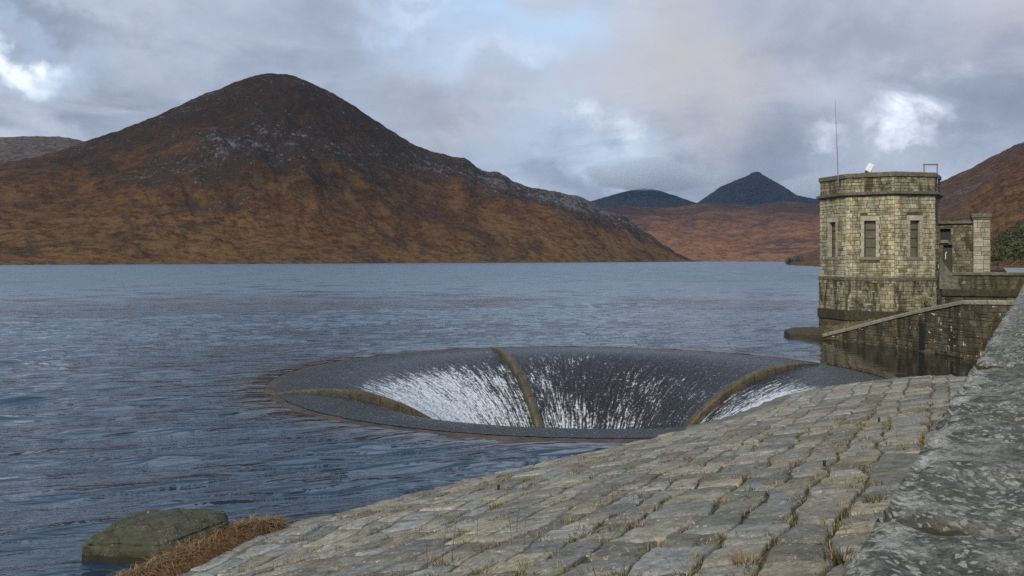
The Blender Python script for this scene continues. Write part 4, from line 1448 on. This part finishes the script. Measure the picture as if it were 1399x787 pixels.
# ------------------------------------------------------------------ boulder and straw at the water's edge
def build_boulder():
    rr = random.Random(4)
    fl, fr = at(113, 769), at(255, 771)
    c = Vector((-7.55, 17.6, 0))
    import bmesh
    bm = bmesh.new()
    # outline rings of a split granite block: waterline, shoulder, ridge
    rings = [
        [(-1.02, -.55, -.6), (.62, -.66, -.6), (1.5, .35, -.6), (1.25, 1.1, -.6), (-.55, 1.15, -.6), (-1.1, .6, -.6)],
        [(-1.04, -.52, .30), (.70, -.62, .32), (1.62, .42, .52), (1.3, 1.1, .5), (-.5, 1.15, .4), (-1.08, .6, .34)],
        [(-.60, .02, .52), (.62, -.10, .60), (1.22, .5, .60), (1.0, .95, .60), (-.25, .95, .60), (-.62, .6, .56)]]
    vr = [[bm.verts.new(p) for p in r] for r in rings]
    n = 6
    for a in range(2):
        for i in range(n):
            bm.faces.new((vr[a][i], vr[a][(i + 1) % n], vr[a + 1][(i + 1) % n], vr[a + 1][i]))
    bm.faces.new(vr[2]); bm.faces.new(vr[0][::-1])
    bmesh.ops.bevel(bm, geom=[e for e in bm.edges], offset=.06, segments=2, affect='EDGES')
    bmesh.ops.triangulate(bm, faces=bm.faces)
    bmesh.ops.subdivide_edges(bm, edges=[e for e in bm.edges if e.calc_length() > .25], cuts=3, use_grid_fill=True)
    bmesh.ops.triangulate(bm, faces=bm.faces)
    bmesh.ops.subdivide_edges(bm, edges=[e for e in bm.edges if e.calc_length() > .1], cuts=2, use_grid_fill=True)
    bm.normal_update()
    co = np.array([v.co[:] for v in bm.verts])
    d = .08 * fbm(co[:, 0] * 1.7 + co[:, 2], co[:, 1] * 1.7 + co[:, 2] * .7, 3, 4) + .015 * fbm(co[:, 0] * 8, co[:, 1] * 8 + co[:, 2] * 8, 6, 3)
    for v, k in zip(bm.verts, d): v.co += v.normal * float(k)
    me = bpy.data.meshes.new('boulder'); bm.to_mesh(me); bm.free()
    for p in me.polygons: p.use_smooth = True
    me.materials.append(stone_mat('mossy_boulder', (.036, .037, .026), (.085, .085, .06), lichen=(.28, .29, .2), dark=(.02, .021, .012), moss=(.050, .056, .022),
                                  lich=.5, mossa=.8, darka=.6, scale=1.2, use_col=False))
    bt = NT(me.materials[0].node_tree); bp = bt.N['Principled BSDF']
    old = bp.inputs['Base Color'].links[0].from_socket
    gp = bt.add('ShaderNodeNewGeometry').outputs['Position']
    zz = bt.add('ShaderNodeSeparateXYZ', {0: gp}).outputs[2]
    wet = bt.ramp(bt.math('ADD', zz, bt.math('MULTIPLY', bt.noise(gp, 5, 4, .6), .12)), .12, .20, 1, 0)
    cr = bt.ramp(bt.voro(bt.vmath('ADD', gp, bt.vmath('SCALE', bt.add('ShaderNodeTexNoise', {'Vector': gp, 'Scale': 3.0}).outputs['Color'], scale=.5)), 1.1, 'DISTANCE_TO_EDGE'), .0, .022, 1, 0)
    nc_ = bt.mix(bt.math('MULTIPLY', cr, .8), old, (.012, .012, .008))
    nc_ = bt.mix(bt.math('MULTIPLY', wet, .85), nc_, (.016, .014, .007))
    bt.L.new(nc_, bp.inputs['Base Color'])
    o = obj('boulder', me, loc=c)
    tag(o, 'mossy dark green split granite boulder lying in the water by the shore', 'boulder')


build_boulder()


def build_straw():
    root_c = Vector((-5.9, 18.0, 0))
    line = [(-7.35, 15.2, .10, .35), (-6.85, 16.1, .16, .5), (-6.4, 17.0, .26, .66), (-6.05, 17.9, .32, .64), (-5.65, 18.5, .27, .48), (-5.35, 18.95, .16, .30), (-5.15, 19.25, .05, .2)]
    Bl = Blades()
    # core mound
    N = 40; K = 14
    V = []
    for i in range(N):
        s = i / (N - 1) * (len(line) - 1)
        k = min(int(s), len(line) - 2); f = s - k
        x, y, h, w = [line[k][j] * (1 - f) + line[k + 1][j] * f for j in range(4)]
        for q in range(K):
            a = math.pi * q / (K - 1)
            V.append((x + .74 * w * math.cos(a), y - .67 * w * math.cos(a) * .6, -.15 + (h + .15) * math.sin(a) + .05 * random.random()))
    ii = np.arange(N * K).reshape(N, K)
    fc = np.stack([ii[:-1, :-1], ii[:-1, 1:], ii[1:, 1:], ii[1:, :-1]], -1).reshape(-1, 4)
    V = np.array(V) - np.array(root_c)
    o = obj('straw_heap', mesh_np('straw_heap', V, fc, [plain_mat('matted_straw', (.15, .07, .022), .95, vary=.6, scale=14, bump=.03)]), loc=root_c)
    tag(o, 'heap of washed up rusty brown straw between the boulder and the paved slope', 'straw heap')
    for _ in range(5200):
        s = random.random() * (len(line) - 1)
        k = min(int(s), len(line) - 2); f = s - k
        x, y, h, w = [line[k][j] * (1 - f) + line[k + 1][j] * f for j in range(4)]
        w *= .8
        a = random.uniform(.05, math.pi - .05)
        X = x + .76 * w * math.cos(a); Y = y - .42 * w * math.cos(a)
        Z = -.15 + (h + .19) * math.sin(a)
        if Z < -.02: continue
        c = random.choice(((.22, .125, .045), (.16, .085, .03), (.31, .20, .08), (.11, .052, .018), (.30, .20, .09), (.08, .05, .02)))
        L = random.uniform(.12, .38)
        Bl.blade(X - root_c.x, Y - root_c.y, Z + random.uniform(-.01, .04), L, random.uniform(.0035, .007), random.uniform(.5, 1.5), random.uniform(0, 6.28), c, random.choice((.95, .95, .8, .5)))
    obj('loose_straw', Bl.mesh('loose_straw'), o)


build_straw()


# ------------------------------------------------------------------ hills
def hill_mat(name, low, mid, high, rock, z_mid, z_hi, rocky=.5, scale=1.0, grass=None, pale=.5):
    m, t, p, P = material(name)
    z = t.add('ShaderNodeSeparateXYZ', {0: P}).outputs[2]
    n0 = t.noise(P, .0045 * scale, 6, .6)
    n1 = t.noise(P, .016 * scale, 7, .62)
    n2 = t.noise(t.mapping(P, (1, 1, 2.2)), .07 * scale, 6, .68)
    zz = t.math('ADD', z, t.math('MULTIPLY', t.math('SUBTRACT', n0, .5), z_hi * 1.7))
    zz = t.math('ADD', zz, t.math('MULTIPLY', t.math('SUBTRACT', n1, .5), z_hi * 1.15))
    c = t.mix(t.ramp(zz, z_mid * .25, z_mid), low, mid)
    c = t.mix(t.ramp(zz, z_mid, z_hi), c, high)
    if grass:
        g = t.math('MULTIPLY', t.ramp(n1, .50, .66), t.ramp(z, z_hi * .25, z_hi * .9, 1, .05))
        c = t.mix(t.math('MULTIPLY', t.math('MULTIPLY', g, .95), t.math('MULTIPLY_ADD', t.attr('lush', 'Fac'), .85, .15)), c, grass)
    hp = t.noise(t.mapping(P, (1, 1, 1.6)), .0085 * scale, 6, .62, .4)
    c = t.mix(t.math('MULTIPLY', t.ramp(hp, .52, .62), .72), c, tuple(x * 1.35 for x in high))  # dark shadow patches painted in with the heather tone
    c = t.mix(t.math('MULTIPLY', t.ramp(n2, .42, .62), .75), c, tuple(x * .30 for x in mid))
    c = t.mix(t.math('MULTIPLY', t.ramp(t.noise(P, .022 * scale, 6, .65), .50, .62), t.ramp(z, z_hi * .3, z_hi * .9, .38, .06)), c, tuple(x * 1.3 for x in low))
    c = t.mix(t.math('MULTIPLY', t.ramp(t.noise(P, .18 * scale, 5, .7), .52, .7), t.ramp(z, z_hi * .4, z_hi, .26, .08)), c, tuple(x * 1.55 for x in low))
    # scree and slabs of pale granite among dark heather
    ro = t.attr('rock', 'Fac')
    c = t.mix(t.math('MULTIPLY', t.ramp(t.math('ADD', ro, t.math('MULTIPLY', t.math('SUBTRACT', n1, .5), 2.2)), .05, .65), .8), c, tuple(x * 1.25 for x in high))
    s = t.noise(t.mapping(P, (1, 1, .6)), .055 * scale, 7, .72)
    c = t.mix(t.math('MULTIPLY', t.ramp(t.math('ADD', s, t.math('MULTIPLY', ro, .12)), .60, .72), rocky), c, rock)
    s2 = t.noise(t.mapping(P, (1, 1, .5)), .22 * scale, 4, .65)
    c = t.mix(t.math('MULTIPLY', t.ramp(t.math('ADD', t.math('ADD', t.math('MULTIPLY', s2, .6), t.math('MULTIPLY', s, .4)), t.math('MULTIPLY', ro, .07)), .585, .66), pale), c, (.17, .17, .178))
    h = t.math('ADD', t.math('MULTIPLY', n2, 6.0), t.math('MULTIPLY', s2, 2.2))
    setp(t, p, Base_Color=c, Roughness=.95, Normal=t.bump(h, .8, 1.0), Specular_IOR_Level=.1)
    return m


def hill(name, crest, foot, mat, label, naz=500, nt=150, power=1.25, amp=.10, back=.8, rockf=None, seed=1, crag=0.0, foot_z=-3.0, ridge=1.0, lush=None):
    """crest: (photo column, photo row, depth m); foot: (photo column, depth m). A real ridge with a front and a back slope."""
    crest = np.array(crest, float); foot = np.array(foot, float)
    px = np.linspace(crest[0, 0], crest[-1, 0], naz)
    cy = np.interp(px, crest[:, 0], crest[:, 1]); cd = np.interp(px, crest[:, 0], crest[:, 2])
    k = np.ones(9) / 9
    fd = np.interp(px, foot[:, 0], foot[:, 1])
    cz = CAMZ + (HY - cy) / F * cd
    t = np.concatenate([np.linspace(0, 1, nt), 1 + np.linspace(0, 1, 36)[1:] * back])
    PX, T = np.meshgrid(px, t, indexing='ij')
    FD = fd[:, None]; CD = cd[:, None]; CZ = cz[:, None]
    D = FD + (CD - FD) * T
    X = (PX - CX) / F * D; Y = D
    tf = np.clip(T, 0, 1)
    prof = np.where(T <= 1, tf ** power, np.maximum(0, 1 - ((T - 1) / back) ** 1.3))
    Z = foot_z + (CZ - foot_z) * prof
    env = np.sin(np.pi * np.clip(T, 0, 1)) ** .8 * np.where(T <= 1, 1, 0) + np.where(T > 1, np.clip(T - 1, 0, 1), 0)
    H = np.abs(CZ) * amp
    # gullies running down the slope, plus general roughness
    gul = ridged(PX / 75.0 + T * .8, T * 2.4 + PX / 140.0, seed, 5) - .55
    gen = fbm(X / 140.0, Y / 140.0, seed + 9, 6)
    Z = Z + env * H * (gul * .9 * ridge + gen * .8)
    fine = fbm(X / 22.0, Y / 22.0, seed + 19, 4)
    Z = Z + np.clip(T * 8, 0, 1) * fine * 2.6
    if crag:
        cr = np.exp(-((T - .93) / .06) ** 2)
        Z = Z + 0
    rk = np.zeros_like(Z)
    if rockf is not None:
        rk = rockf(PX, T, X, Y)
    N, K = PX.shape
    ii = np.arange(N * K).reshape(N, K)
    fc = np.stack([ii[:-1, :-1], ii[1:, :-1], ii[1:, 1:], ii[:-1, 1:]], -1).reshape(-1, 4)
    o = obj(name, mesh_np(name, np.stack([X, Y, Z], -1).reshape(-1, 3), fc, [mat], attrs={'rock': rk.ravel(), 'lush': (lush(PX, T) if lush else np.full_like(Z, .5)).ravel()}))
    tag(o, label, 'hill', kind='structure')
    return o


m_big = hill_mat('moor_bracken', (.120, .066, .026), (.086, .041, .018), (.019, .0145, .0125), (.042, .043, .049), 80, 245, .75, 1.0, (.130, .082, .028), .5)
big = [(-420, 262, 1150), (-200, 243, 1250), (0, 222, 1400), (40, 217, 1430), (80, 206, 1480), (116, 193, 1530), (160, 179, 1560), (208, 161, 1590), (262, 136, 1620), (312, 116, 1640), (340, 106, 1650),
       (358, 101.5, 1655), (372, 100, 1660), (390, 101, 1665), (408, 106, 1670), (432, 116, 1680), (456, 128, 1690), (480, 142, 1700), (500, 156, 1710), (530, 175, 1730), (560, 194, 1750),
       (570, 200, 1760), (590, 206, 1770), (619, 214, 1780), (634, 216, 1782), (642, 220, 1785), (652, 229, 1790), (660, 233, 1790), (668, 234, 1795), (683, 236, 1800), (690, 239, 1800), (700, 247, 1810), (716, 253, 1815), (729, 257, 1820), (756, 261, 1830),
       (770, 264, 1840), (784, 267, 1850), (797, 270, 1860), (811, 276, 1870), (820, 284, 1880), (840, 292, 1890), (857, 297, 1900), (864, 304, 1910), (875, 313, 1920), (889, 320, 1930), (905, 333, 1950), (925, 346, 1980), (940, 353, 2000), (952, 358, 2010)]


def big_rock(PX, T, X, Y):
    r = .9 * np.exp(-((PX - 350) / 105) ** 2 - ((T - .60) / .16) ** 2)
    r = r + .8 * np.exp(-((PX - 670) / 50) ** 2) * np.exp(-((T - .86) / .05) ** 2) + .9 * np.exp(-((PX - 790) / 45) ** 2) * sstep(.62, .85, T)
    r = r + .7 * np.exp(-((PX - 540) / 60) ** 2 - ((T - .75) / .2) ** 2)
    r = r + .75 * sstep(520, 640, PX) * sstep(.58, .9, T) + .35 * sstep(.8, 1, T)
    r = r + .5 * np.exp(-((PX - 235) / 100) ** 2 - ((T - .6) / .2) ** 2)
    return r - .12 + .5 * fbm(X / 90, Y / 90, 3, 4)


hill('mountain', big, [(-420, 560), (-100, 760), (0, 830), (200, 930), (400, 1080), (600, 1250), (800, 1500), (952, 1900)], m_big,
     'big rounded rust brown mountain rising over the left of the lake', 900, 190, 1.22, .085, .8, big_rock, 3, ridge=.45, lush=lambda PX, T: np.exp(-((PX - 60) / 260) ** 2) * (1 - sstep(.25, .6, T)) + .25 * np.exp(-((PX - 420) / 120) ** 2))

m_far = hill_mat('far_moor', (.205, .100, .054), (.16, .077, .046), (.022, .020, .026), (.09, .08, .08), 60, 215, .3, .8, (.21, .13, .05), .3)
hill('red_hillside', [(700, 300, 3000), (800, 290, 3050), (829, 284, 3100), (850, 281, 3130), (880, 283, 3150), (920, 284, 3180), (953, 278, 3200), (975, 276, 3210), (1003, 279, 3250), (1030, 281, 3270), (1060, 276, 3300), (1090, 275, 3300), (1118, 279, 3300), (1250, 284, 3300), (1420, 290, 3300)],
     [(700, 1950), (900, 1980), (1000, 2050), (1100, 1900), (1200, 1500), (1420, 1300)], m_far, 'red brown moorland slope at the far end of the lake', 420, 120, 1.05, .07, .5, None, 13)
m_blue = hill_mat('haze_tinted_heather', (.012, .018, .034), (.010, .016, .032), (.010, .017, .036), (.02, .023, .032), 200, 700, .5, .7, None, .1)  # cloud shade and blue distance haze put into the slope colour
hill('cloud_capped_peak', [(690, 300, 5600), (740, 291, 5600), (790, 279, 5600), (811, 274, 5600), (835, 267, 5600), (857, 261, 5600), (880, 257, 5600), (900, 260, 5600), (925, 268, 5600), (951, 277, 5600), (1010, 292, 5600), (1060, 300, 5600)],
     [(690, 4000), (1060, 4000)], m_blue, 'dark blue flat topped peak with its summit in cloud', 300, 90, 1.1, .05, .6, None, 23)
hill('pointed_peak', [(860, 305, 4800), (920, 290, 4800), (953, 277, 4800), (968, 267, 4800), (985, 255, 4800), (1005, 246.5, 4800), (1017, 242, 4800), (1024, 239, 4800), (1027, 236, 4800), (1033, 234.5, 4800), (1038, 235, 4800), (1042, 238, 4800), (1052, 244, 4800),
                      (1070, 254, 4800), (1090, 267, 4800), (1105, 270, 4800), (1118, 272, 4800), (1160, 282, 4800), (1220, 300, 4800)], [(860, 3600), (1220, 3600)], m_blue,
     'dark blue pointed peak with a rocky tip', 340, 90, 1.0, .05, .6, None, 33)
m_l = hill_mat('far_left_moor', (.040, .027, .022), (.042, .028, .024), (.085, .066, .056), (.10, .09, .085), 150, 470, .25, .8, None, .1)
hill('distant_plateau', [(-420, 205, 3400), (-200, 192, 3400), (-60, 189, 3400), (0, 188, 3400), (40, 186, 3400), (80, 186.5, 3400), (105, 190, 3400), (130, 198, 3400), (180, 215, 3400), (240, 240, 3400)],
     [(-420, 2200), (240, 2200)], m_l, 'flat topped distant moor behind the left shoulder of the mountain', 260, 80, 1.0, .05, .5, None, 43)
m_r = hill_mat('right_moor', (.15, .084, .038), (.118, .060, .030), (.06, .040, .038), (.09, .09, .09), 50, 170, .75, 2.0, (.19, .12, .04), .7)


def right_rock(PX, T, X, Y):
    return .8 * np.exp(-((PX - 1310) / 60) ** 2 - ((T - .62) / .12) ** 2) + .5 * sstep(.8, 1, T) + .3 * fbm(X / 60, Y / 60, 8, 4)


hill('hillside', [(1080, 352, 1000), (1140, 335, 1000), (1200, 300, 1000), (1240, 274, 1000), (1284, 248, 1000), (1310, 238, 1000), (1328, 231, 1000), (1349, 217, 1000), (1371, 207, 1000), (1399, 195, 1000), (1480, 160, 1000), (1600, 118, 1000), (1800, 80, 980), (2200, 70, 950)],
     [(1080, 800), (1150, 560), (1250, 330), (1320, 240), (1400, 180), (1500, 140), (1700, 110), (2200, 90)], m_r, 'rust brown hillside rising behind the tower on the right', 520, 140, 1.15, .07, .6, right_rock, 53, foot_z=-1.0)

# lake bed and land sheet reaching the horizon
mb = MB()
mb.add([(-14000, -4000, -12), (14000, -4000, -12), (14000, 14000, -12), (-14000, 14000, -12)], [(0, 1, 2, 3)])
tag(mb.build('ground', plain_mat('lake_bed', (.05, .045, .035), .95)), 'ground under the lake', 'ground', kind='structure')
# level ground beyond the dam end
V = []; N = 30
gx = np.linspace(43, 190, 50); gy = np.linspace(62, 260, 50)
GX, GY = np.meshgrid(gx, gy, indexing='ij')
side = (GX - 43) * .9 - (GY - 66) * .42
GZ = np.where(side > 0, 4.0 + .012 * side + .5 * fbm(GX / 12, GY / 12, 3, 4) * np.clip(side / 8, 0, 1), 4.0 + side * .35)
GZ = np.maximum(GZ, -3)
ii = np.arange(2500).reshape(50, 50)
fc = np.stack([ii[:-1, :-1], ii[1:, :-1], ii[1:, 1:], ii[:-1, 1:]], -1).reshape(-1, 4)
tag(obj('terrain', mesh_np('terrain', np.stack([GX, GY, GZ], -1).reshape(-1, 3), fc, [m_r], attrs={'rock': np.zeros(2500)})), 'rough ground beyond the end of the dam', 'ground', kind='structure')
mb = MB()
mb.add([(43.6, 75, 4.55), (49, 75, 4.55), (70, 108, 4.9), (62, 108, 4.9)], [(0, 1, 2, 3)])
mb.add([(43.6, 75, 3.5), (49, 75, 3.5), (70, 108, 3.5), (62, 108, 3.5)], [(3, 2, 1, 0)])
tag(mb.build('path', plain_mat('pale_path', (.22, .22, .22), .9, vary=.2, scale=2)), 'pale path leading off behind the gate pillar', 'path', kind='structure')


# ------------------------------------------------------------------ thickets
def leaf_mat(name, a, b):
    m, t, p, P = material(name)
    c = t.mix(1.0, t.mix(t.ramp(t.noise(P, .5, 4, .6), .4, .6), a, b), t.attr('col'), 'MULTIPLY')
    setp(t, p, Base_Color=c, Roughness=.75)
    return m


def thicket(name, blobs, nleaf, size, mat, label):
    V = []; Fc = []; C = []
    r = np.random.default_rng(5)
    k = 0
    tot = sum(b[3] * b[3] for b in blobs)
    for (x, y, z, rad, hh) in blobs:
        n = int(nleaf * rad * rad / tot)
        cl = .6 + .8 * r.random()
        for i in range(n):
            d = r.normal(size=3); d /= np.linalg.norm(d); d[2] = abs(d[2]) if r.random() < .85 else d[2]
            q = rad * (.55 + .5 * r.random() ** .5) * (1 + .35 * math.sin(7 * d[0] + 5 * d[1] + x))
            c0 = np.array([x + d[0] * q, y + d[1] * q, z + d[2] * q * hh])
            a = r.normal(size=3); a /= np.linalg.norm(a)
            b = np.cross(a, d); b /= np.linalg.norm(b) + 1e-6
            s = size * (.6 + .8 * r.random())
            V += [c0 - a * s, c0 + b * s * .6, c0 + a * s, c0 - b * s * .6]
            Fc.append((k, k + 1, k + 2, k + 3)); k += 4
            cc = cl * (.55 + .9 * r.random())
            C += [(cc, cc, cc)] * 4
    o = obj(name, mesh_np(name, np.array(V), np.array(Fc), [mat], False, attrs={'col': np.array(C)}))
    tag(o, label, 'bushes', kind='stuff')


bl = []
r_ = random.Random(8)
for i in range(46):
    Y = r_.uniform(118, 160)
    px = r_.uniform(1352, 1560)
    top = 345 - (px - 1352) * .75 if px < 1399 else 308
    z = 6.2 + r_.uniform(0, 1) * max(0, (HY - 306) / F * Y * min(1, (px - 1346) / 36))
    bl.append(((px - CX) / F * Y, Y, z - 1.2, r_.uniform(1.2, 2.4), .9))
thicket('gorse_thicket', bl, 26000, .16, leaf_mat('gorse_leaves', (.030, .042, .012), (.055, .062, .018)), 'dark green gorse thicket at the foot of the right hillside')
bl = []
for i in range(60):
    px = r_.uniform(1074, 1230); Y = 880 + r_.uniform(-25, 25)
    bl.append(((px - CX) / F * Y, Y, 1.0, r_.uniform(4.0, 6.5) * min(1, .40 + (px - 1072) / 30), 1.25))
thicket('conifer_plantation', bl, 15000, .7, leaf_mat('conifer_needles', (.016, .028, .014), (.028, .042, .018)), 'small dark conifer plantation on the far shore left of the tower')

# ------------------------------------------------------------------ air
HAZE = True
if HAZE:
    mb = MB()
    mb.box((0, 4500, 420), (21000, 15000, 866))
    m = bpy.data.materials.new('haze'); m.use_nodes = True
    t = NT(m.node_tree)
    for n in list(t.N): t.N.remove(n)
    out = t.add('ShaderNodeOutputMaterial')
    v = t.add('ShaderNodeVolumePrincipled')
    v.inputs['Color'].default_value = (.50, .72, 1.0, 1)
    v.inputs['Density'].default_value = 1.7e-5
    v.inputs['Anisotropy'].default_value = 0.0
    t.L.new(v.outputs[0], out.inputs['Volume'])
    tag(mb.build('haze', m), 'thin blue haze over the lake and hills', 'haze', kind='stuff')



def cloud_cap():
    """cloud lying on the two far summits: a soft edged body of thin vapour"""
    m = bpy.data.materials.new('cloud_vapour'); m.use_nodes = True
    t = NT(m.node_tree)
    for n in list(t.N): t.N.remove(n)
    out = t.add('ShaderNodeOutputMaterial')
    v = t.add('ShaderNodeVolumePrincipled', {'Color': (.72, .78, .88, 1), 'Density': .0032})
    v.inputs['Anisotropy'].default_value = 0
    t.L.new(v.outputs[0], out.inputs['Volume'])
    for (px, py, Y, sx, sy, sz, label) in ((886, 241, 5560, 430, 420, 105, 'pale cloud resting on the summit of the flat topped far peak'),
                                           (1120, 256, 5150, 250, 250, 75, 'pale cloud lying behind the pointed far peak beside the tower')):
        import bmesh
        bm = bmesh.new(); bmesh.ops.create_icosphere(bm, subdivisions=5, radius=1.0)
        for vv in bm.verts:
            c_ = vv.co
            vv.co *= 1 + .32 * float(fbm(np.array([c_.x * 1.3 + c_.z + px]), np.array([c_.y * 1.3 + c_.z * .6]), 12, 4)[0])
        me = bpy.data.meshes.new('cloud'); bm.to_mesh(me); bm.free()
        me.materials.append(m)
        o = obj('cloud', me, loc=((px - CX) / F * Y, Y, CAMZ + (HY - py) / F * Y))
        o.scale = (sx, sy, sz)
        tag(o, label, 'cloud', kind='stuff')


cloud_cap()
scene.cycles.max_bounces = 6
scene.cycles.diffuse_bounces = 2
scene.cycles.glossy_bounces = 3
scene.cycles.transmission_bounces = 2
scene.cycles.volume_bounces = 3
scene.cycles.use_denoising = False
